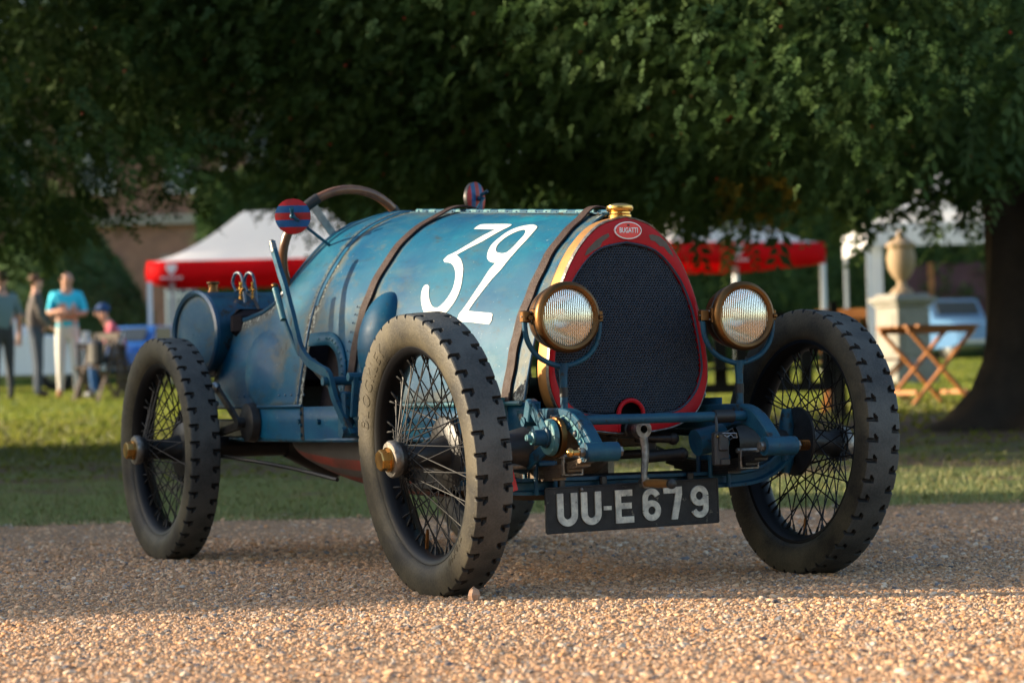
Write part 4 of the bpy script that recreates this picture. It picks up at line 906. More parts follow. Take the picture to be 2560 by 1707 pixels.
# gravel: single pebbles, instanced on points over the part of the drive in view
def gravel():
    P, S, K = [], [], []
    bands = [(3.9, 4.9, 42000), (4.9, 6., 34000), (6., 7.4, 22000), (7.4, 9., 12000), (9., 11.2, 6500)]
    for a, b, dens in bands:
        hw = lambda d: .2*d*1.03+.12
        n = int((b-a)*2*hw(b)*dens); d = RNG.uniform(a, b, n); lt = RNG.uniform(-1, 1, n)*hw(b); k = abs(lt) < .2*d*1.04+.1; d, lt = d[k], lt[k]
        q_ = np.sin(lt*2.3+d*1.1)*np.sin(d*2.9-lt*1.7)+.5*np.sin(lt*9+d*5)*np.sin(d*7-lt*4); kk = RNG.random(len(d)) < np.clip(.80+.25*q_, .35, 1); d, lt = d[kk], lt[kk]
        x = CP.x+FH.x*d+RH.x*lt; y = CP.y+FH.y*d+RH.y*lt; P.append(np.stack([x, y, np.full(len(x), .0042)], 1))
        s = np.clip(RNG.lognormal(math.log(.00165), .60, len(x)), .0008, .0095)*(1. if a < 7 else 1.25); S.append(s)
    P = np.concatenate(P); S = np.concatenate(S); P[:, 2] += S*.12; n = len(P)
    me = bpy.data.meshes.new('gravel'); me.vertices.add(n); me.vertices.foreach_set('co', P.astype(np.float32).ravel())
    sc3 = np.stack([S*RNG.uniform(.75, 1.5, n), S*RNG.uniform(.75, 1.3, n), S*RNG.uniform(.35, .75, n)], 1).astype(np.float32)
    rt = np.stack([RNG.uniform(-.5, .5, n), RNG.uniform(-.5, .5, n), RNG.uniform(0, 6.28, n)], 1).astype(np.float32)
    a = me.attributes.new('ps', 'FLOAT_VECTOR', 'POINT'); a.data.foreach_set('vector', sc3.ravel())
    a = me.attributes.new('pr', 'FLOAT_VECTOR', 'POINT'); a.data.foreach_set('vector', rt.ravel())
    pal = np.array([(.62, .36, .20), (.54, .33, .19), (.48, .26, .12), (.68, .44, .26), (.34, .20, .11), (.56, .27, .11), (.66, .52, .38), (.32, .28, .25), (.17, .165, .17), (.10, .095, .10)], np.float32)
    pw = np.array([.22, .20, .14, .14, .08, .05, .08, .045, .03, .015]); pw /= pw.sum()
    c = pal[RNG.choice(len(pal), n, p=pw)]*RNG.uniform(.8, 1.15, (n, 1)).astype(np.float32)
    a = me.attributes.new('pc', 'FLOAT_COLOR', 'POINT'); a.data.foreach_set('color', np.concatenate([c, np.ones((n, 1), np.float32)], 1).ravel())
    me.update(); o = link('gravel', me, kind='stuff')
    m_ = bpy.data.materials.new('pebbles'); m_.use_nodes = True; nn = m_.node_tree.nodes; at = nn.new('ShaderNodeAttribute'); at.attribute_type = 'INSTANCER'; at.attribute_name = 'pc'
    m_.node_tree.links.new(at.outputs['Color'], nn['Principled BSDF'].inputs['Base Color']); nn['Principled BSDF'].inputs['Roughness'].default_value = .75
    ng = bpy.data.node_groups.new('pebble_scatter', 'GeometryNodeTree'); ng.interface.new_socket('Geometry', in_out='INPUT', socket_type='NodeSocketGeometry'); ng.interface.new_socket('Geometry', in_out='OUTPUT', socket_type='NodeSocketGeometry')
    N = ng.nodes; L = ng.links; gi = N.new('NodeGroupInput'); go = N.new('NodeGroupOutput'); ico = N.new('GeometryNodeMeshIcoSphere'); ico.inputs['Radius'].default_value = 1.; ico.inputs['Subdivisions'].default_value = 2
    sp = N.new('GeometryNodeSetPosition'); nz = N.new('ShaderNodeTexNoise'); nz.inputs['Scale'].default_value = 1.1; vm = N.new('ShaderNodeVectorMath'); vm.operation = 'MULTIPLY_ADD'
    vm.inputs[1].default_value = (.9, .9, .9); vm.inputs[2].default_value = (-.45, -.45, -.45); L.new(nz.outputs['Color'], vm.inputs[0]); L.new(vm.outputs[0], sp.inputs['Offset'])
    L.new(ico.outputs[0], sp.inputs[0]); sm = N.new('GeometryNodeSetMaterial'); sm.inputs['Material'].default_value = m_; L.new(sp.outputs[0], sm.inputs[0])
    m2p = N.new('GeometryNodeMeshToPoints'); L.new(gi.outputs[0], m2p.inputs[0])
    iop = N.new('GeometryNodeInstanceOnPoints'); L.new(m2p.outputs[0], iop.inputs['Points']); L.new(sm.outputs[0], iop.inputs['Instance'])
    for nm, sock in (('ps', 'Scale'), ('pr', 'Rotation')):
        q = N.new('GeometryNodeInputNamedAttribute'); q.data_type = 'FLOAT_VECTOR'; q.inputs['Name'].default_value = nm
        if sock == 'Rotation':
            e2 = N.new('FunctionNodeEulerToRotation'); L.new(q.outputs[0], e2.inputs[0]); L.new(e2.outputs[0], iop.inputs[sock])
        else: L.new(q.outputs[0], iop.inputs[sock])
    L.new(iop.outputs[0], go.inputs[0]); md = o.modifiers.new('scatter', 'NODES'); md.node_group = ng
gravel()
# one bigger stone against the tyre
mb = MB(); mb.ball((.226, -.553, .016), (.019, .016, .020), 8); me = mb.mesh('stone', mat('pale_flint', (.55, .36, .24), .7, col2=(.42, .20, .10), scale=60, bump=.3), angle=15)
for v in me.vertices: v.co += Vector((random.uniform(-.003, .003), random.uniform(-.003, .003), random.uniform(-.0035, .0035)))
o = link('stone', me); o['label'] = 'pale angular stone lying against the front tyre nearest the camera'; o['category'] = 'stone'

# grass blades on the near part of the lawn
def grass():
    n = 90000; d = 10.15+RNG.power(.62, n)*15.3; lt = RNG.uniform(-1, 1, n)*(.2*d*1.05+.2)
    x = CP.x+FH.x*d+RH.x*lt; y = CP.y+FH.y*d+RH.y*lt
    t = np.maximum(0, d-10.2); z = .026*(t*t/(t+.8))
    lt_ = lt; edge_ = 10.6+.16*np.sin(lt_*3.1)+.12*np.sin(lt_*7.7+1)+.10*np.sin(lt_*17.3+2)+RNG.normal(0, .10, n)
    keep = (d > edge_) & np.array([random.random() > bare(a, b)*1.25 for a, b in zip(x, y)]) ; x, y, z, d = x[keep], y[keep], z[keep], d[keep]; n = len(x)
    a = RNG.uniform(0, 6.28, n); h = RNG.uniform(.008, .026, n)*(1+(d-10)/25); wd = .0028*(1+(d-10)/6); ln = RNG.uniform(0, .02, n)
    P = np.stack([x, y, z], 1); dx = np.stack([np.cos(a)*wd, np.sin(a)*wd, np.zeros(n)], 1); tip = P+np.stack([np.sin(a)*ln, -np.cos(a)*ln, h], 1)
    V = np.stack([P-dx, P+dx, tip], 1).reshape(-1, 3); F = np.arange(3*n).reshape(-1, 3)
    me = npmesh('grass', V, F, [mat('grass_blade', (.10, .135, .03), .6, col2=(.16, .15, .05), scale=4), mat('grass_blade_dry', (.17, .15, .05), .7)], (RNG.random(n) < .25).astype(np.int32)); link('grass', me, kind='stuff')
grass()
def far_grass():
    n = 80000; d = 14+RNG.power(1.1, n)*47; lt = RNG.uniform(-1, 1, n)*(.2*d*1.08+1); x = CP.x+FH.x*d+RH.x*lt; y = CP.y+FH.y*d+RH.y*lt
    t = d-10.2; z = np.where(d > 52, .026*41+.011*(d-52), .026*(t*t/(t+.8))); a = RNG.uniform(0, 6.28, n); h = RNG.uniform(.03, .06, n)*np.clip((d-13)/8, .3, 1); wd = .020
    P = np.stack([x, y, z], 1); dx = np.stack([np.cos(a)*wd, np.sin(a)*wd, np.zeros(n)], 1); tip = P+np.stack([np.sin(a)*.03, -np.cos(a)*.03, h], 1)
    kp = np.array([random.random() > .9*bare(a_, b_) for a_, b_ in zip(x, y)]); P, dx, tip = P[kp], dx[kp], tip[kp]; n = len(P)
    link('lawn_grass', npmesh('lawn_grass', np.stack([P-dx, P+dx, tip], 1).reshape(-1, 3), np.arange(3*n).reshape(-1, 3), [leaf_mat('lawn_tufts', (.15, .20, .03), (.25, .25, .05), .45)]), kind='stuff')

# ------------------------------------------------------------------ trees
def leaf_mat(name, a, b, tr=.25):
    m = bpy.data.materials.new(name); m.use_nodes = True; n = m.node_tree.nodes; L = m.node_tree.links; p = n['Principled BSDF']; p.inputs['Roughness'].default_value = .7; p.inputs['Specular IOR Level'].default_value = .12
    geo = n.new('ShaderNodeNewGeometry'); t = n.new('ShaderNodeTexNoise'); t.inputs['Scale'].default_value = 2.2; t.inputs['Detail'].default_value = 4; L.new(geo.outputs['Position'], t.inputs['Vector'])
    r = n.new('ShaderNodeMapRange'); r.inputs['From Min'].default_value = .35; r.inputs['From Max'].default_value = .65; L.new(t.outputs[0], r.inputs[0])
    mx = n.new('ShaderNodeMix'); mx.data_type = 'RGBA'; mx.inputs['A'].default_value = (*a, 1); mx.inputs['B'].default_value = (*b, 1); L.new(r.outputs[0], mx.inputs['Factor']); L.new(mx.outputs['Result'], p.inputs['Base Color'])
    tl = n.new('ShaderNodeBsdfTranslucent'); L.new(mx.outputs['Result'], tl.inputs[0]); ms = n.new('ShaderNodeMixShader'); ms.inputs[0].default_value = tr
    L.new(p.outputs[0], ms.inputs[1]); L.new(tl.outputs[0], ms.inputs[2]); L.new(ms.outputs[0], n['Material Output'].inputs[0]); return m
far_grass()
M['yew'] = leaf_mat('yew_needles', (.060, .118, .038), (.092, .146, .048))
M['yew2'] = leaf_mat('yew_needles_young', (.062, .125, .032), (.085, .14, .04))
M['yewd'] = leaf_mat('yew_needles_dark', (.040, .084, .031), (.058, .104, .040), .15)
M['berry'] = mat('yew_berry', (.42, .02, .012), .35)
M['amber'] = leaf_mat('yellowing_leaves', (.35, .20, .02), (.25, .17, .03), .5)
M['bark'] = mat('dark_bark', (.050, .036, .026), .9, col2=(.022, .017, .013), scale=6, bump=.8, bscale=25)
def sprig(nn, L_, w_, seed):
    """a drooping yew spray: twig with two ranks of needles"""
    r = np.random.default_rng(seed); V = []; F = []
    for i in range(nn):
        t = (i+.5)/nn; s = 1 if i % 2 else -1; c = np.array([0, L_*t, -.25*L_*t*t]); a = s*(.95-.35*t)+r.uniform(-.2, .2); l = w_*(1-.45*t)*r.uniform(.8, 1.2)
        d = np.array([math.sin(a)*l, math.cos(a)*l, r.uniform(-.25, .15)*l]); pw = np.array([-d[1], d[0], 0]); pw = pw/np.linalg.norm(pw)*l*.25
        V += [c, c+d*.5+pw, c+d, c+d*.5-pw]; F.append((4*i, 4*i+1, 4*i+2, 4*i+3))
    return np.array(V), np.array(F)
def rotmats(a, b, c):
    ca, sa, cb, sb, cc, sc_ = np.cos(a), np.sin(a), np.cos(b), np.sin(b), np.cos(c), np.sin(c); z = np.zeros_like(a); o = np.ones_like(a)
    Z = np.stack([np.stack([ca, -sa, z], -1), np.stack([sa, ca, z], -1), np.stack([z, z, o], -1)], -2); X = np.stack([np.stack([o, z, z], -1), np.stack([z, cb, -sb], -1), np.stack([z, sb, cb], -1)], -2)
    Y = np.stack([np.stack([cc, z, sc_], -1), np.stack([z, o, z], -1), np.stack([-sc_, z, cc], -1)], -2); return Z @ X @ Y
def foliage(P, out, size, nn=14, seed=1, mats_=('yew', 'yew2', 'yewd'), probs=(.6, .18, .22), wid=.3, droop=.45, berries=0.):
    """P points, out outward azimuths; every point carries one spray"""
    r = np.random.default_rng(seed); n = len(P); protos = [sprig(nn, 1., wid, seed+k) for k in range(4)]; which = r.integers(0, 4, n)
    R_ = rotmats(out-pi/2+r.normal(0, .8, n), -droop+r.normal(0, .5, n), r.normal(0, .6, n)); s = size*r.uniform(.7, 1.3, n); Vs, Fs, Ms = [], [], []; o = 0; mi = r.choice(len(mats_), n, p=probs)
    for k in range(4):
        idx = np.where(which == k)[0]; pv, pf = protos[k]; v = np.einsum('nij,vj->nvi', R_[idx], pv)*s[idx, None, None]+P[idx, None, :]
        Vs.append(v.reshape(-1, 3)); f = pf[None]+(np.arange(len(idx))*len(pv))[:, None, None]+o; Fs.append(f.reshape(-1, 4)); Ms.append(np.repeat(mi[idx], len(pf))); o += len(idx)*len(pv)
    return np.concatenate(Vs), np.concatenate(Fs), np.concatenate(Ms)
def clumpy(n, cen, rad, seed, shell=.35, cond=None, clump=.5, per=26):
    """points in an uneven shell of clumps round an ellipsoid"""
    r = np.random.default_rng(seed); out = []; az = []
    m_ = max(1, n//per)
    while sum(len(q) for q in out) < n:
        v = r.normal(size=(m_, 3)); v /= np.linalg.norm(v, axis=1)[:, None]; q = 1-shell*r.random(m_)**1.6; lump = 1+.07*np.sin(v[:, 0]*9+seed)+.06*np.sin(v[:, 2]*11+v[:, 1]*7)
        c = cen+v*rad*(q*lump)[:, None]
        if cond is not None: c = c[cond(c)]
        pts = c[:, None, :]+r.normal(size=(len(c), per, 3))*np.array([clump, clump, clump*.75])*.5; pts = pts.reshape(-1, 3)
        if cond is not None: pts = pts[cond(pts)]
        out.append(pts); az.append(np.arctan2(pts[:, 1]-cen[1], pts[:, 0]-cen[0]))
    return np.concatenate(out)[:n], np.concatenate(az)[:n]
def limb(mb, a, b, r0, r1, sag=.3, seed=0):
    r = random.Random(seed); a, b = Vector(a), Vector(b); P = []
    for i in range(9):
        t = i/8; p = a.lerp(b, t); p.z += sag*sin(pi*t); p += Vector((r.uniform(-1, 1), r.uniform(-1, 1), r.uniform(-.5, .5)))*.12*sin(pi*t); P.append(p)
    mb.tube(P, [r0+(r1-r0)*i/8 for i in range(9)], 10)

def lat_of(P): return (P[..., 0]-CP.x)*RH.x+(P[..., 1]-CP.y)*RH.y
def dep_of(P): return (P[..., 0]-CP.x)*FH.x+(P[..., 1]-CP.y)*FH.y
def row_height(yz, D): return CP.z+((853.5-yz*2560/2352)/FPX+.0229)*D   # height of image row yz (2352 grid) at distance D, view axis
TR = np.random.default_rng(77)
def main_yew():
    t = empty('yew_tree', 'huge yew with red berries whose low hanging crown spreads over the whole car', 'tree', TREE)
    loc = np.array(TREE); mb = MB(); rows = []
    for i in range(26):
        h = i/25; z = h*5.; r0 = .50+.62*math.exp(-z/.24)+.1*math.exp(-((z-4)/1.2)**2)
        rows.append([Vector((r0*(1+.16*sin(3*a+z*.8)+.10*sin(7*a+1+z*.5)*(1+1.2*math.exp(-z/.5)))*cos(a), r0*(1+.16*sin(3*a+z*.8)+.10*sin(7*a+1+z*.5)*(1+1.2*math.exp(-z/.5)))*sin(a), z-.12)) for a in [2*pi*k/36 for k in range(36)]])
    mb.grid(rows, True)
    for k in range(11): a = 2*pi*k/11+.2; limb(mb, (0, 0, 2.6+.3*(k % 4)), (6.3*cos(a), 6.3*sin(a), 3.2+.5*(k % 3)), .24, .05, .6, k)
    mb.build('trunk', M['bark'], t)
    # crown: near side hangs to a ragged skirt; heights are above the camera's drive
    cen = np.array([loc[0], loc[1], 4.7]); rad = np.array([7.4, 7.4, 3.6])
    def skirt(P):
        l = lat_of(P); d = dep_of(P)
        base = 1.62+.13*np.sin(l*2.1+1)+.10*np.sin(l*5.3)+.07*np.sin(l*11.+d*3)+.035*(d-12)
        base = base-.10*np.exp(-((l-1.3)/.5)**2)+.34*np.exp(-((l-2.35)/.33)**2)+.10*np.exp(-((l+.2)/.6)**2)-.20*np.exp(-((l+1.35)/.35)**2)
        a_ = l/d; thin = np.exp(-((a_+.148)/.022)**2)*np.clip((3.1-P[:, 2])/.8, 0, 1)
        return (P[:, 2] > base) & (TR.random(len(P)) > .0*thin)
    def cond(P): return skirt(P) & (P[:, 2] < 6.2)
    P, az = clumpy(92000, cen, rad, 3, .22, lambda P: cond(P) & (dep_of(P) < loc_d+1.0) & (P[:, 2] < 4.8) & (abs(lat_of(P)) < .2*dep_of(P)+.35), .50, 26)
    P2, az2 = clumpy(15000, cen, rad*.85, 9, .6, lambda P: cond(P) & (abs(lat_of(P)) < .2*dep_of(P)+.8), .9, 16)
    P3, az3 = clumpy(5000, cen, rad, 21, .2, lambda P: cond(P) & ((dep_of(P) >= loc_d+.5) | (P[:, 2] > 4.4)), .9, 16)
    V1, F1, M1 = foliage(P, az, .088, 8, 5, probs=(.62, .16, .22), wid=.42)
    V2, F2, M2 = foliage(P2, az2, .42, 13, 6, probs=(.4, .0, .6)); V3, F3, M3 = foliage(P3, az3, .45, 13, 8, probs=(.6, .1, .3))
    V = np.concatenate([V1, V2, V3]); F = np.concatenate([F1, F2+len(V1), F3+len(V1)+len(V2)]); mi = np.concatenate([M1, M2, M3])
    # a few yellowing sprays in the skirt
    fc = V1[F1[:, 0]]; a_ = lat_of(fc)/dep_of(fc); yl = (abs(a_-.097) < .016) & ((fc[:, 2]-CP.z)/dep_of(fc) > .064) & ((fc[:, 2]-CP.z)/dep_of(fc) < .086) & (np.repeat(np.random.default_rng(8).random(len(F1)//8+1), 8)[:len(F1)] < .30); mi[:len(F1)][yl] = 3
    me = npmesh('crown', V-loc, F, [M['yew'], M['yew2'], M['yewd'], M['amber']], mi); link('crown', me, t, kind='stuff')
    r = np.random.default_rng(4); k = r.choice(len(P), 1100, replace=False); B = []; BF = []; ov = np.array([(1, 0, 0), (-1, 0, 0), (0, 1, 0), (0, -1, 0), (0, 0, 1), (0, 0, -1)]); of_ = np.array([(0, 2, 4), (2, 1, 4), (1, 3, 4), (3, 0, 4), (2, 0, 5), (1, 2, 5), (3, 1, 5), (0, 3, 5)])
    for q, i in enumerate(k): B.append(P[i]+np.array([0, 0, -.03])+ov*r.uniform(.006, .012)); BF.append(of_+6*q)
    link('berries', npmesh('berries', np.concatenate(B)-loc, np.concatenate(BF), M['berry'], smooth=True), t, kind='stuff')
loc_d = depth_of(TREE.x, TREE.y)
main_yew()
def side_yew(name_label, P0, rad, zc, n, seed, size=.3, zmin=1.7, zmax=9., condx=None, trunk=.45, mats_p=(.5, .08, .42)):
    t = empty('yew_tree', name_label, 'tree', P0); mb = MB(); limbs = 7
    mb.tube([Vector((0, 0, -.2)), Vector((0, 0, .4)), Vector((.05, 0, zc*.6)), Vector((0, 0, zc))], [trunk*1.5, trunk, trunk*.8, trunk*.4], 14)
    for k in range(limbs): a = 2*pi*k/limbs; limb(mb, (0, 0, zc*.4), (rad[0]*.8*cos(a), rad[1]*.8*sin(a), zc), trunk*.4, .04, .4, k+seed)
    mb.build('trunk', M['bark'], t)
    cen = np.array([P0.x, P0.y, P0.z+zc])
    P, az = clumpy(n, cen, np.array(rad), seed, .45, lambda q: (q[:, 2] > zmin+.2*np.sin(q[:, 0]*2.3)+.15*np.sin(q[:, 1]*5)) & (q[:, 2] < zmax) & (condx(q) if condx else True), rad[0]*.13, 22)
    V, F, mi = foliage(P, az, size, 12, seed, probs=mats_p); link('crown', npmesh('crown', V-np.array(P0), F, [M['yew'], M['yew2'], M['yewd']], mi), t, kind='stuff'); return t
LT = CP+FH*18.5-RH*5.2; LT.z = ground_z(LT.x, LT.y)
side_yew('second darker yew at the left edge, its crown touching the huge one', LT, (4.6, 4.6, 4.2), 4.6, 24000, 33, .26, 1.75, 7.5, lambda q: (abs(lat_of(q)) < 8.) & (lat_of(q) < -.112*dep_of(q)) & ((lat_of(q) < -.165*dep_of(q)) | (q[:, 2] > CP.z+.078*dep_of(q)+.2*np.sin(q[:, 1]*4))))

for k, (lt, dd) in enumerate(((-9., -26.), (1.5, -30.), (11., -27.))):  # unseen trees added behind the camera to cut the sky fill
    Q = CP+FH*dd+RH*lt; Q.z = 0
    t = side_yew(('unseen yew added behind the camera to block sky light, nearest the hedge', 'unseen yew added behind the camera to block sky light, middle of three', 'unseen yew added behind the camera to block sky light, farthest from the hedge')[k], Q, (5.6, 5.6, 4.6), 4.9, 2600, 50+k, .8, .9, 11.)
    mb = MB(); mb.ball((0, 0, 5.0), (4.4, 4.4, 3.5), 20); mb.build('sky_block_core', M['yewd'], t)
# ------------------------------------------------------------------ unseen hedge added sunward of the car, top line shaped to cast its shade
def hedge_shade_profile(d):
    pts = [(3, 1.2), (6.6, 2.5), (6.95, 2.95), (7.25, 3.28), (7.7, 3.55), (8.3, 3.80), (8.9, 3.98), (9.9, 4.12), (11.5, 4.2), (12.6, 4.0), (13.4, 3.35), (17, 3.4), (20, 3.2)]
    return float(np.interp(d, [p[0] for p in pts], [p[1] for p in pts]))
H0 = CP+FH*11-RH*13.2; H0.z = 0; hedge = empty('shade_hedge', 'unseen hedge added to cast the shade across the car and gravel', 'hedge', H0)
mb = MB(); rows = []
for i in range(40):
    d = 3.+17*i/39; top = hedge_shade_profile(d)-.4; c = CP+FH*d-RH*13.2; c.z = 0; w_ = .6
    rows.append([c+RH*a+Vector((0, 0, z)) for a, z in ((-w_, 0), (-w_, top*.8), (-w_*.4, top), (w_*.4, top), (w_, top*.8), (w_, 0))])
mb.grid([[p-H0 for p in r] for r in rows]); mb.build('shade_core', M['yewd'], hedge)
r = np.random.default_rng(12); n = 12000; d = r.uniform(3, 20, n); tp = np.array([hedge_shade_profile(q) for q in d]); z = tp*(1-.35*r.power(1.2, n)+.0)+r.normal(0, .05, n)+.05*np.sin(d*5)+.06*np.sin(d*11)
z = np.minimum(tp+.12, tp-.9*(1-r.power(1.6, n))+.06*np.sin(d*7)); lt = -13.2+r.normal(0, .45, n)
P = np.stack([CP.x+FH.x*d+RH.x*lt, CP.y+FH.y*d+RH.y*lt, z], 1); V, F, mi = foliage(P, r.uniform(0, 6.28, n), .26, 10, 4, wid=.4); link('leaves', npmesh('leaves', V-np.array(H0), F, [M['yew'], M['yew2'], M['yewd']], mi), hedge, kind='stuff')

# ------------------------------------------------------------------ topiary cone and far hedge
def topiary(P0, R, Hh, label, seed):
    t = empty('topiary_yew', label, 'topiary', P0); mb = MB()
    prof = [(R*.93, -.2), (R, .6), (R*.92, 1.3), (R*.78, Hh*.52), (R*.55, Hh*.70), (R*.26, Hh*.88), (.12, Hh), (0, Hh+.05)]
    mb.lathe(prof, (0, 0, 0), n=48); me = mb.mesh('foliage_body', M['yewd']); link('foliage_body', me, t)
    r = np.random.default_rng(seed); n = 9000; q = r.random(n)**.8; hh = q*Hh; rr = np.interp(hh, [p[1] for p in prof], [p[0] for p in prof]); a = r.uniform(0, 6.28, n)
    P = np.stack([rr*np.cos(a), rr*np.sin(a), hh], 1); V, F, mi = foliage(P, a, .16, 6, seed, probs=(.5, .05, .45), wid=.5); link('leaves', npmesh('leaves', V, F, [M['yew'], M['yew2'], M['yewd']], mi), t, kind='stuff')
topiary(place(135, 47), 1.75, 3.5, 'dark clipped yew cone standing behind the talking visitors', 3)
HP = CP+FH*66+RH*9; HP.z = ground_z(HP.x, HP.y)
t = empty('far_hedge', 'dark green hedge running behind the red and white gazebos', 'hedge', HP); mb = MB(); mb.bar(Vector((0, 0, 2.6))-RH*17, Vector((0, 0, 2.6))+RH*7, 1.6, 5.4, (0, 0, 1)); mb.build('hedge_body', M['yewd'], t, smooth=False)
r = np.random.default_rng(5); n = 9000; lt = r.uniform(-17, 7, n); P = np.stack([RH.x*lt-FH.x*.85, RH.y*lt-FH.y*.85, r.uniform(0, 5.5, n)+.3*np.sin(lt*2)], 1); V, F, mi = foliage(P, np.full(n, atan2(-FH.y, -FH.x)), .34, 7, 9, probs=(.5, .2, .3), wid=.5)
link('leaves', npmesh('leaves', V, F, [M['yew'], M['yew2'], M['yewd']], mi), t, kind='stuff')

# ------------------------------------------------------------------ brick palace range behind
M['brick'] = mat('weathered_brick', (.26, .14, .095), .9, col2=(.17, .095, .07), scale=2.5, bump=.2, col3=(.30, .22, .17), scale3=9, thr3=.6)
M['stone'] = mat('weathered_stone', (.27, .26, .23), .85, col2=(.22, .21, .18), scale=5, bump=.2, bscale=30)
M['sash'] = mat('white_sash', (.75, .75, .72), .5); M['pane'] = mat('window_pane', (.10, .13, .16), .08)
BP = place(430, 92); BP.z -= .3; bd = empty('brick_building', 'long brown brick building with pale windows and stone band behind the left gazebo', 'building', BP)
ax_, ay_ = RH, FH
def wb(mb, l, d, z, sx, sy, sz): # box in facade coordinates
    R = Matrix((ax_, ay_, Vector((0, 0, 1)))).transposed(); mb.box(ax_*l+ay_*d+Vector((0, 0, z)), (sx, sy, sz), R)
mb = MB(); wb(mb, 0, 3, 6, 22, 6, 12.6); mb.build('wall', M['brick'], bd, smooth=False)
mb = MB(); wb(mb, 0, -.16, 6.05, 22.2, .3, .35); mb.build('stone_band', M['stone'], bd, smooth=False)
mb = MB(); wb(mb, 0, -.12, .5, 22.2, .24, 1.0); mb.build('plinth', M['stone'], bd, smooth=False)
mb = MB(); wb(mb, 0, 3, 12.6, 23, 7, .5); mb.build('roof', M['stone'], bd, smooth=False)
for k in range(7):
    for z0, hz in ((8.3, 2.6), (3.3, 2.4)):
        l = -9.2+3.05*k; mb = MB()
        for a, b, c, d_ in ((-.6, 0, .1, hz), (.6, 0, .1, hz), (0, hz/2-.05, 1.1, .1), (0, -hz/2+.05, 1.1, .1), (0, 0, 1.1, .08), (-.2, 0, .05, hz-.2), (.2, 0, .05, hz-.2)): wb(mb, l+a, -.06, z0+b, c, .11, d_)
        f = mb.build('window', M['sash'], bd, smooth=False); mb = MB(); wb(mb, l, -.02, z0, 1.1, .03, hz-.2); mb.build('pane', M['pane'], f, smooth=False); mb = MB(); wb(mb, l, -.1, z0+hz/2+.16, 1.5, .2, .2); mb.build('lintel', M['stone'], f, smooth=False)
mb = MB()
for l in (-7.65, 1.5): mb.cyl(ax_*l-ay_*.12+Vector((0, 0, 0)), ax_*l-ay_*.12+Vector((0, 0, 12)), .09, 8)
mb.build('drainpipe', M['sash'], bd, kind='stuff')

# ------------------------------------------------------------------ gazebos
M['canvas'] = leaf_mat('white_canvas', (.84, .84, .86), (.80, .80, .83), .45); M['redcanvas'] = leaf_mat('red_valance', (.72, .006, .010), (.70, .005, .010), .45); M['alupole'] = mat('pale_metal_pole', (.55, .58, .62), .4, .2)
def gazebo(P0, wd, dp, rot, label, eave, rise, group='red and white pop-up gazebos'):
    t = empty('gazebo', label, 'gazebo', P0, rot, group); hx, hy = wd/2, dp/2; z = 0
    cs = [(-hx, -hy), (hx, -hy), (hx, hy), (-hx, hy)]; mb = MB(); rows = []; rd = max(0, hx-hy)
    for i in range(9):
        f = i/8; zz = eave+.32+rise*f**1.55; rows.append([Vector((x*(1-f)+(rd*(1 if x > 0 else -1))*f, y*(1-f), zz)) for x, y in cs])
    dense = []
    for rw in rows:
        q = []
        for k in range(4):
            a, b = rw[k], rw[(k+1) % 4]
            for s_ in range(4): q.append(a.lerp(b, s_/4))
        dense.append(q)
    mb.grid(dense, True); mb.build('canopy', M['canvas'], t, angle=30)
    for k in range(4):
        a, b = Vector((*cs[k], 0)), Vector((*cs[(k+1) % 4], 0)); rw = []
        n_ = Vector(((b-a).y, -(b-a).x, 0)).normalized()
        for i in range(13):
            p = a.lerp(b, i/12); rw.append([p+n_*.01+Vector((0, 0, eave+.33)), p+n_*(.03+.012*sin(i*1.7))+Vector((0, 0, eave+.16)), p+n_*(.02+.012*sin(i*2.3))+Vector((0, 0, eave-.02))])
        v = MB(); v.grid(rw); o = v.build('valance', M['redcanvas'], t); md = o.modifiers.new('t', 'SOLIDIFY'); md.thickness = .006
        if k == 0:
            for cx_ in ([-hx+.42, hx-.42] if wd > 3.5 else [-hx*.1]):
                e = MB(); R = [(-.09, .10), (.09, .10), (.085, 0), (.0, -.10), (-.085, 0)]
                e.prism(R, a.lerp(b, (cx_+hx)/wd)+n_*.055+Vector((0, 0, eave+.18)), (1, 0, 0), (0, 0, 1), .004); e.build('printed_crest', M['canvas'], o)
                e = MB()
                for q in range(6): e.box(a.lerp(b, (cx_-.16+.064*q+hx)/wd)+n_*.055+Vector((0, 0, eave+.04)), (.045, .004, .035))
                e.build('printed_lettering', M['canvas'], o, kind='stuff')
    for x, y in cs:
        l = MB(); l.box((x*.985, y*.985, (eave+.1)/2-.15), (.075, .075, eave+.4)); l.box((x*.985, y*.985, .01), (.16, .16, .02)); l.build('leg', M['alupole'], t, smooth=False)
RZ = atan2(RH.y, RH.x)
def gaz(px, D, wd, dp, rot, label, eave, rise):
    # px: image column of the near left corner
    P = place(px, D); P = P+Matrix.Rotation(RZ+rot, 3, 'Z') @ Vector((wd/2, dp/2, 0)); P.z = ground_z(P.x, P.y); gazebo(P, wd, dp, RZ+rot, label, eave, rise)
gaz(344, 44, 4.5, 3, 0., 'red and white gazebo behind the steering wheel, in front of the brick building', 1.78, .95)
gaz(1530, 41.0, 3, 3, radians(24), 'red and white gazebo behind the headlamp at the right, in front of the hedge', 1.80, 1.15)
t = empty('white_marquee', 'plain white marquee behind the stone pedestal', 'marquee', place(2235, 58), RZ-.03)
mb = MB(); rows = []
for i in range(9): f = i/8; rows.append([Vector((x*(1-f*.98), y*(1-f*.98), 3.0+1.9*f**1.4)) for x, y in ((-2.6, -2.5), (2.6, -2.5), (2.6, 2.5), (-2.6, 2.5))])
mb.grid(rows, True); mb.build('canopy', M['canvas'], t, angle=30)
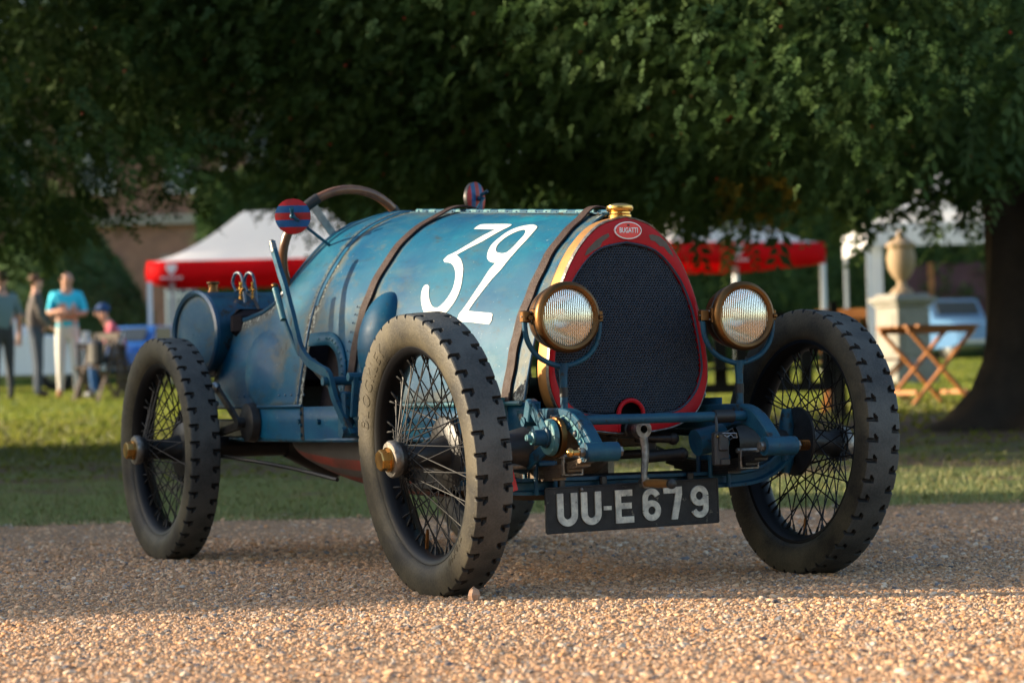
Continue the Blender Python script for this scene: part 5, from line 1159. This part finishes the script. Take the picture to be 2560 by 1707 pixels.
mb = MB(); mb.box((0, -2.5, 2.75), (5.2, .02, .5)); mb.box((-2.6, 0, 2.75), (.02, 5., .5)); mb.build('valance', M['canvas'], t, smooth=False)
mb = MB(); mb.box((-2.40, -2.3, 1.5), (.34, .03, 2.5)); mb.build('side_curtain', M['canvas'], t, smooth=False)
for x in (-2.55, 2.55):
    for y in (-2.45, 2.45): MB().box((x, y, 1.4), (.08, .08, 2.9)).build('leg', M['alupole'], t, smooth=False)

# ------------------------------------------------------------------ stone pedestal with urn
PD = place(2078, 33); pd = empty('stone_pedestal', 'grey stone pedestal carrying an urn, beyond the folding table', 'pedestal', PD, RZ+.45); pd.scale = (.64, .64, .77)
mb = MB(); mb.box((0, 0, .12), (1.0, 1.0, .5), None, .02); mb.box((0, 0, .80), (.78, .78, .95), None, .015); mb.build('die', M['stone'], pd, angle=30)
mb = MB(); mb.box((0, 0, 1.32), (.86, .86, .07), None, .015); mb.box((0, 0, 1.40), (1.0, 1.0, .09), None, .02); mb.box((0, 0, 1.47), (.8, .8, .06), None, .02); mb.build('cornice', M['stone'], pd, angle=30)
for k in range(4):
    R = Matrix.Rotation(pi/2*k, 3, 'Z'); mb = MB(); mb.box(R @ Vector((0, -.395, .82)), (.52, .02, .68), R, .006); mb.build('carved_panel', M['stone'], pd, angle=30)
mb = MB(); mb.lathe([(.22, 1.5), (.22, 1.56), (.10, 1.64), (.09, 1.72), (.18, 1.80), (.27, 1.95), (.29, 2.12), (.25, 2.26), (.30, 2.30), (.30, 2.34), (.12, 2.44), (.05, 2.56), (0, 2.58)], n=28); mb.build('urn', mat('ochre_stone', (.30, .21, .12), .8, col2=(.28, .20, .12), scale=9, bump=.3), pd)

# ------------------------------------------------------------------ furniture
M['teak'] = mat('orange_teak', (.40, .17, .05), .5, col2=(.27, .10, .03), scale=10); M['darkwood'] = mat('dark_wood', (.035, .02, .014), .55, col2=(.06, .035, .02), scale=10); M['blackwood'] = mat('black_painted_wood', (.008, .008, .009), .5)
def folding_table(P0, rot, label):
    t = empty('folding_table', label, 'table', P0, rot); n = 9
    for k in range(n):
        y = -.40+.8*(k+.5)/n; hw = sqrt(max(.02, .47**2-y*y)); MB().box((0, y, .735), (2*hw, .8/n-.008, .022), None, .003).build('slat', M['teak'], t, smooth=False)
    mb = MB(); mb.box((0, -.27, .70), (.72, .03, .045)); mb.box((0, .27, .70), (.72, .03, .045)); mb.build('apron', M['teak'], t, smooth=False, kind='stuff')
    for y in (-.27, .27):
        for s_ in (-1, 1): MB().bar((s_*.33, y+.018*s_, .0), (-s_*.33, y+.018*s_, .70), .03, .05, (0, 1, 0), .004).build('leg', M['teak'], t, smooth=False)
    for s_ in (-1, 1): MB().bar((s_*.27, -.27, .12), (s_*.27, .27, .12), .03, .04, (0, 0, 1)).build('stretcher', M['teak'], t, smooth=False)
def folding_chair(P0, rot, label, m_, cat='chair', back=True, group=None, sh=.45):
    t = empty('folding_chair', label, cat, P0, rot, group)
    for k in range(6): MB().box((0, -.18+.072*k, sh), (.42, .06, .018), None, .003).build('seat_slat', m_, t, smooth=False)
    for x in (-.2, .2):
        MB().bar((x, -.24, 0), (x, .24, .88 if back else sh), .025, .045, (1, 0, 0)).build('leg', m_, t, smooth=False); MB().bar((x*.88, .24, 0), (x*.88, -.2, sh), .025, .04, (1, 0, 0)).build('leg', m_, t, smooth=False)
    if back:
        for k in range(5): MB().bar((-.15+.075*k, .17, .56), (-.15+.075*k, .235, .82), .02, .035, (0, 1, 0)).build('back_slat', m_, t, smooth=False)
        MB().box((0, .245, .86), (.46, .03, .09), None, .006).build('top_rail', m_, t, smooth=False); MB().box((0, .16, .54), (.42, .025, .05)).build('lower_rail', m_, t, smooth=False)
folding_table(place(2133, 24.2), RZ+.35, 'round teak folding table with crossed legs, beside the big tree trunk')
folding_chair(place(2035, 25.4), RZ+pi/2, 'low teak folding stool half hidden behind the right front tyre', M['teak'], 'stool', False, sh=.42)
folding_chair(place(1948, 22.6), RZ+pi*.9, 'orange teak folding chair seen through and above the right front tyre', M['teak'])
# black slatted garden bench
BN = place(1755, 21.5); t = empty('garden_bench', 'black slatted garden bench with gaps showing bright lawn, behind the right front wheel', 'bench', BN, RZ+pi)
MB().box((0, .0, .80), (1.25, .05, .19), None, .006).build('top_rail', M['blackwood'], t, smooth=False); MB().box((0, .0, .26), (1.25, .05, .08), None, .004).build('lower_rail', M['blackwood'], t, smooth=False)
for k in range(7): MB().box((-.54+.18*k, 0, .50), (.105, .035, .42)).build('back_slat', M['blackwood'], t, smooth=False)
for k in range(4): MB().box((0, .14+.1*k, .43), (1.2, .08, .025)).build('seat_slat', M['blackwood'], t, smooth=False)
for x in (-.6, .6):
    for y in (0, .45): MB().box((x, y, .22 if y else .48), (.06, .06, .44 if y else .98)).build('leg', M['blackwood'], t, smooth=False)
    MB().box((x, .22, .64), (.07, .5, .035)).build('armrest', M['blackwood'], t, smooth=False)
folding_chair(place(222, 33.6), RZ-.5, 'dark folding chair with slatted back beside the seated man', M['darkwood'])
folding_chair(place(296, 35.3), RZ+pi/2, 'dark folding chair the seated man sits on', M['darkwood'])
TB = place(236, 34.9); t = empty('small_table', 'small dark wooden table with two paper cups beside the seated man', 'table', TB, RZ)
MB().box((0, 0, .74), (.62, .6, .03), None, .004).build('table_top', M['darkwood'], t, smooth=False)
for x in (-.26, .26):
    for y in (-.25, .25): MB().box((x, y, .36), (.05, .05, .72)).build('leg', M['darkwood'], t, smooth=False)
for k, (x, y, hh_) in enumerate(((-.2, -.1, .17), (.24, .05, .15))):
    mb = MB(); mb.lathe([(0, 0), (.04, 0), (.055, hh_), (.05, hh_), (.038, .01)], n=16); o = mb.build('paper_cup', M['canvas']); o.location = TB+Matrix.Rotation(RZ, 3, 'Z') @ Vector((x, y, .757)); o['label'] = ('white paper cup at the left end of the small dark table', 'white paper cup at the right end of the small dark table')[k]; o['category'] = 'cup'; o['group'] = 'cups on the small table'
mb = MB(); mb.box((0, 0, 0), (.30, .16, .34), None, .04); mb.tube([(-.08, 0, .16), (-.06, 0, .25), (.06, 0, .25), (.08, 0, .16)], .012, 6); o = mb.build('black_bag', M['tape']); o.location = place(222, 33.6)+Vector((0, 0, .63)); o['label'] = 'black bag standing on the dark chair beside the seated man'; o['category'] = 'bag'

# ------------------------------------------------------------------ visitors
SK = mat('skin', (.52, .27, .19), .5)
def person(P0, rot, label, J, cols, scale=1., hair=None, cap=None, extra=None):
    """J: joints name -> (x forward, y left, z, radius); edges by the fixed skeleton; regions coloured by nearest joint"""
    names = list(J); V = [Vector(J[k][:3])*scale for k in names]; ix = {k: i for i, k in enumerate(names)}
    E = [('pelvis', 'waist'), ('waist', 'chest'), ('chest', 'neck'), ('neck', 'chin'), ('chin', 'head'), ('head', 'top')]
    for s_ in 'LR': E += [('chest', 'sh'+s_), ('sh'+s_, 'el'+s_), ('el'+s_, 'wr'+s_), ('wr'+s_, 'ha'+s_), ('pelvis', 'hip'+s_), ('hip'+s_, 'kn'+s_), ('kn'+s_, 'an'+s_), ('an'+s_, 'toe'+s_)]
    me = bpy.data.meshes.new('person_skeleton'); me.from_pydata(V, [(ix[a], ix[b]) for a, b in E], []); o = bpy.data.objects.new('tmp', me); C.objects.link(o)
    sk_ = o.modifiers.new('s', 'SKIN'); sv = me.skin_vertices[0].data
    for i, k in enumerate(names): r_ = J[k][3]*scale; sv[i].radius = (r_*(1.35 if k in ('waist', 'chest', 'pelvis') else 1), r_) if k != 'toeL' else (r_, r_); sv[i].use_root = (k == 'pelvis')
    ss = o.modifiers.new('u', 'SUBSURF'); ss.levels = 2; dg = bpy.context.evaluated_depsgraph_get(); dg.update(); m2 = bpy.data.meshes.new_from_object(o.evaluated_get(dg)); bpy.data.objects.remove(o)
    m2.name = 'person'; m2.materials.clear(); mats_ = [cols['shirt'], cols['trousers'], SK, cols['shoes']]
    for m_ in mats_: m2.materials.append(m_)
    segs = []
    reg = {'waist': 0, 'chest': 0, 'shL': 0, 'shR': 0, 'neck': 2, 'chin': 2, 'head': 2, 'top': 2, 'wrL': 2, 'wrR': 2, 'haL': 2, 'haR': 2, 'hipL': 1, 'hipR': 1, 'knL': 1, 'knR': 1, 'pelvis': 1, 'toeL': 3, 'toeR': 3}
    for a, b in E:
        for f in (.0, .2, .4, .6, .8, 1.):
            p = V[ix[a]].lerp(V[ix[b]], f)
            if a[:2] == 'sh': g = 0 if f < .85 else (0 if cols.get('long') else 2)
            elif a[:2] == 'el': g = 0 if cols.get('long') and f < .9 else 2
            elif a[:2] in ('wr',): g = 2
            elif b in ('kn'+b[-1], 'hip'+b[-1]) or a[:2] == 'kn': g = 1
            elif a[:2] == 'an': g = 3
            elif a == 'pelvis': g = 1 if f < .35 else 0
            elif a in ('waist', 'chest') and b != 'neck': g = 0
            elif a == 'chest': g = 0 if f < .7 else 2
            else: g = 2
            segs.append((p, g))
    for pl in m2.polygons: c = pl.center; pl.material_index = min(segs, key=lambda q: (q[0]-c).length_squared)[1]; pl.use_smooth = True
    t = link('person', m2); t.location = P0; t.rotation_euler[2] = rot; t['label'] = label; t['category'] = 'person'; t['group'] = 'visitors on the lawn'
    hd_ = V[ix['head']]; tp = V[ix['top']]
    f = MB(); f.ball(hd_+Vector((.095, 0, -.02))*scale, (.022, .015, .03), 8); f.ball(hd_+Vector((.0, .078, -.02))*scale, (.02, .012, .03), 8); f.ball(hd_+Vector((.0, -.078, -.02))*scale, (.02, .012, .03), 8); f.build('nose_and_ears', SK, t, kind='stuff')
    f = MB(); f.ball(hd_+Vector((.082, .03, .01))*scale, .010, 6); f.ball(hd_+Vector((.082, -.03, .01))*scale, .010, 6); f.build('eyes', M['tape'], t, kind='stuff')
    for s_ in 'LR':
        h_ = V[ix['ha'+s_]]; dr = (h_-V[ix['wr'+s_]]).normalized(); sd = dr.cross(Vector((1, 0, 0))).normalized() if abs(dr.x) < .9 else Vector((0, 1, 0)); f = MB()
        for q in range(4): a = h_+sd*(-.027+.018*q); f.tube([a, a+dr*(.045-.004*abs(q-1.5)), a+dr*(.075-.006*abs(q-1.5))+Vector((.006, 0, 0))], [.009, .008, .006], 6)
        f.tube([h_-sd*.03-dr*.02, h_-sd*.055+dr*.015, h_-sd*.05+dr*.04], [.011, .009, .007], 6); f.build('fingers', SK, t, kind='stuff')
    if hair: f = MB(); f.ball(hd_+Vector((-.018, 0, .035))*scale, (.098, .088, .095), 14); f.build('hair', hair, t)
    if cap: f = MB(); f.ball(hd_+Vector((-.005, 0, .045))*scale, (.102, .092, .085), 14); f.box(hd_+Vector((.12, 0, .035))*scale, (.10, .13, .012), Matrix.Rotation(.2, 3, 'Y'), .005); f.build('cap', cap, t)
    return t
def standing(armL, armR, sp=.10, lean=0.):
    J = dict(pelvis=(0, 0, .94, .125), waist=(.0, 0, 1.10, .125), chest=(.0, 0, 1.30, .135), neck=(.0, 0, 1.46, .058), chin=(.02, 0, 1.53, .062), head=(.015, 0, 1.62, .088), top=(.0, 0, 1.70, .062))
    for s_, k, A in ((1, 'L', armL), (-1, 'R', armR)):
        J['sh'+k] = (0, s_*.17, 1.39, .065); J['el'+k] = (*A[0], .048); J['wr'+k] = (*A[1], .032); J['ha'+k] = (*A[2], .036)
        J['hip'+k] = (0, s_*.085, .84, .092); J['kn'+k] = (.02, s_*sp, .48, .062); J['an'+k] = (0, s_*(sp+.01), .09, .042); J['toe'+k] = (.15, s_*(sp+.03), .045, .04)
    return J
down = lambda s_: ((-.02, s_*.23, 1.12), (.05, s_*.25, .87), (.06, s_*.25, .80))
mk = lambda n, c, **k: mat(n, c, .8, **k)
tocam = RZ-pi/2
person(place(8, 35.0), tocam+pi+.5, 'man in a grey green shirt and dark trousers at the left edge', standing(down(1), down(-1)), dict(shirt=mk('grey_green_shirt', (.12, .19, .20)), trousers=mk('charcoal_trousers', (.035, .04, .05)), shoes=M['tape']), 1.03, hair=mk('brown_hair', (.06, .035, .02)))
person(place(86, 36.0), tocam+1.9, 'brown-haired man in dark shirt and dark jeans beside the man in turquoise', standing(((.06, .23, 1.13), (.26, .16, 1.10), (.33, .12, 1.10)), ((.02, -.24, 1.13), (.16, -.2, .98), (.22, -.18, .95))), dict(shirt=mk('dark_shirt', (.055, .045, .045)), trousers=mk('dark_jeans', (.018, .035, .065)), shoes=M['darkwood'], long=True), 1.02, hair=mk('auburn_hair', (.09, .04, .02)))
person(place(158, 35.6), tocam+.15, 'bald man in a turquoise polo shirt and white trousers with folded arms', standing(((.08, .24, 1.14), (.24, .02, 1.14), (.25, -.07, 1.13)), ((.08, -.24, 1.15), (.23, -.05, 1.18), (.24, .06, 1.17))), dict(shirt=mk('turquoise_polo', (.03, .52, .72)), trousers=mk('white_trousers', (.66, .64, .60)), shoes=M['teak']), 1.035)
JS = dict(pelvis=(0, 0, .56, .125), waist=(.06, 0, .72, .125), chest=(.15, 0, .90, .135), neck=(.23, 0, 1.05, .058), chin=(.28, 0, 1.10, .062), head=(.29, 0, 1.19, .088), top=(.28, 0, 1.26, .062))
for s_, k in ((1, 'L'), (-1, 'R')): JS['sh'+k] = (.17, s_*.17, .98, .065); JS['el'+k] = (.26, s_*.2, .76, .048); JS['wr'+k] = (.44, s_*.13, .72, .032); JS['ha'+k] = (.50, s_*.1, .72, .036); JS['hip'+k] = (.05, s_*.09, .55, .095); JS['kn'+k] = (.44, s_*.13, .52, .066); JS['an'+k] = (.42, s_*.14, .09, .042); JS['toe'+k] = (.56, s_*.15, .045, .04)
person(place(288, 35.4), RZ+pi+.25, 'seated man in a pink check shirt and blue cap leaning over the table', JS, dict(shirt=mk('pink_check_shirt', (.60, .13, .16), col2=(.32, .04, .10), scale=30), trousers=mk('blue_jeans', (.02, .10, .28)), shoes=M['canvas'], long=True), 1., cap=mk('navy_cap', (.01, .05, .16)))

# ------------------------------------------------------------------ parked cars on the lawn
M['autoglass'] = mat('car_glass', (.03, .04, .05), .06)
def parked_car(P0, rot, paint, label, prof, glass, Lh, wd=1.7, sz=1.):
    t = empty('parked_car', label, 'car', P0, rot, 'cars parked on the lawn'); W2 = wd/2; t.scale = (sz, sz, sz)
    def slab(poly, y0, y1, m_, name, ins=0.):
        mb = MB(); n = len(poly); cx_ = sum(p[0] for p in poly)/n; cz = sum(p[1] for p in poly)/n; rows = []
        for y, k in ((y0, .93), (y0+.12, 1.), (y1-.12, 1.), (y1, .93)): rows.append([Vector((cx_+(x-cx_)*k, y, cz+(z-cz)*k)) for x, z in poly])
        mb.grid(rows, True); o_ = len(mb.v)-4*n; mb.f += [tuple(range(o_+n-1, o_-1, -1)), tuple(range(o_+3*n, o_+4*n))]; mb.mi += [0, 0]; return mb.build(name, m_, t, angle=35)
    slab(prof, -W2, W2, paint, 'body'); slab(glass, -W2+.12, W2-.12, paint, 'cabin')
    gx = [g[0] for g in glass]; gz = [g[1] for g in glass]; x0, x1, z0, z1 = min(gx), max(gx), min(gz), max(gz)
    for s_ in (-1, 1):
        for a, b in ((x0+.38, (x0+x1)/2-.05), ((x0+x1)/2+.05, x1-.38)): MB().box(((a+b)/2, s_*(W2-.125), (z0+z1)/2+.02), (b-a, .03, (z1-z0)*.66), None, .01).build('side_window', M['autoglass'], t, smooth=False)
        for x in (-Lh*.62, Lh*.62):
            w_ = MB(); w_.lathe([(.17, -.09), (.28, -.09), (.31, -.05), (.31, .06), (.2, .09)], (x, s_*(W2-.10), .31), (0, s_, 0), 28); wo = w_.build('wheel', M['tape'], t); w_ = MB(); w_.lathe([(0, .075), (.15, .07), (.19, .05), (.19, .0)], (x, s_*(W2-.10), .31), (0, s_, 0), 20); w_.build('hubcap', M['alu'], wo)
        mb = MB(); mb.lathe([(0, .03), (.07, .02), (.085, -.02)], (Lh-.03, s_*(W2-.28), .62), (1, 0, 0), 16); mb.build('headlight', M['alu'], t)
        MB().box((-Lh+.02, s_*(W2-.2), .62), (.05, .16, .10), None, .01).build('tail_light', M['redtape'], t, smooth=False)
    for x, nm in ((x1-.17, 'windscreen'), (x0+.17, 'rear_window')):
        s_ = 1 if nm == 'windscreen' else -1; MB().box((x, 0, (z0+z1)/2+.02), (.04, wd*.68, (z1-z0)*.72), Matrix.Rotation(-s_*.55, 3, 'Y'), .01).build(nm, M['autoglass'], t, smooth=False)
    for x in (Lh, -Lh): MB().box((x, 0, .42), (.07, wd*.92, .09), None, .02).build('bumper', M['alu'], t, smooth=False)
pf = [(-2.1, .35), (-2.12, .75), (-1.95, .90), (-1.3, .95), (1.0, .93), (1.85, .82), (2.1, .68), (2.12, .32), (1.7, .24), (-1.7, .24)]; gf = [(-1.35, .92), (-.85, 1.38), (.35, 1.40), (1.0, .92)]
parked_car(place(-50, 41.6), RZ+.12, mat('white_car_paint', (.72, .75, .80), .3, coat=.6), 'white parked car behind the men at the left edge', pf, gf, 2.1)
parked_car(place(352, 43.5), RZ+1.2, mat('bright_blue_paint', (.02, .12, .42), .3, coat=.6), 'bright blue parked car between the seated man and the racing car', pf, gf, 2.1, 1.5, .74)
pv = [(-1.9, .35), (-1.95, .7), (-1.7, .95), (-1.1, 1.0), (.9, .98), (1.5, .92), (1.85, .80), (1.9, .35), (1.5, .26), (-1.5, .26)]; gv = [(-1.25, .97), (-1.0, 1.42), (.15, 1.45), (.55, .97)]
parked_car(place(2185, 60), RZ-pi/2+.35, mat('powder_blue_paint', (.06, .16, .32), .35, coat=.5), 'powder blue classic saloon parked beyond the folding table', pv, gv, 1.9, 1.6)
VP = place(2215, 66); t = empty('horse_box', 'maroon box trailer behind the powder blue saloon', 'trailer', VP, RZ)
MB().box((0, 0, 1.75), (3.2, 2., 1.5), None, .06).build('body', mat('maroon_paint', (.07, .025, .035), .6), t, angle=30); MB().box((-.95, -1.02, 1.75), (.16, .05, 1.5)).build('post', M['teak'], t, smooth=False)
MB().box((0, 0, .95), (3.3, 1.8, .12)).build('floor_frame', M['tape'], t, smooth=False)
for x in (-.5, .5):
    for s_ in (-1, 1): mb = MB(); mb.lathe([(0, .08), (.2, .09), (.33, .06), (.33, -.08), (0, -.08)], (x, s_*.85, .33), (0, s_, 0), 24); mb.build('wheel', M['tape'], t)
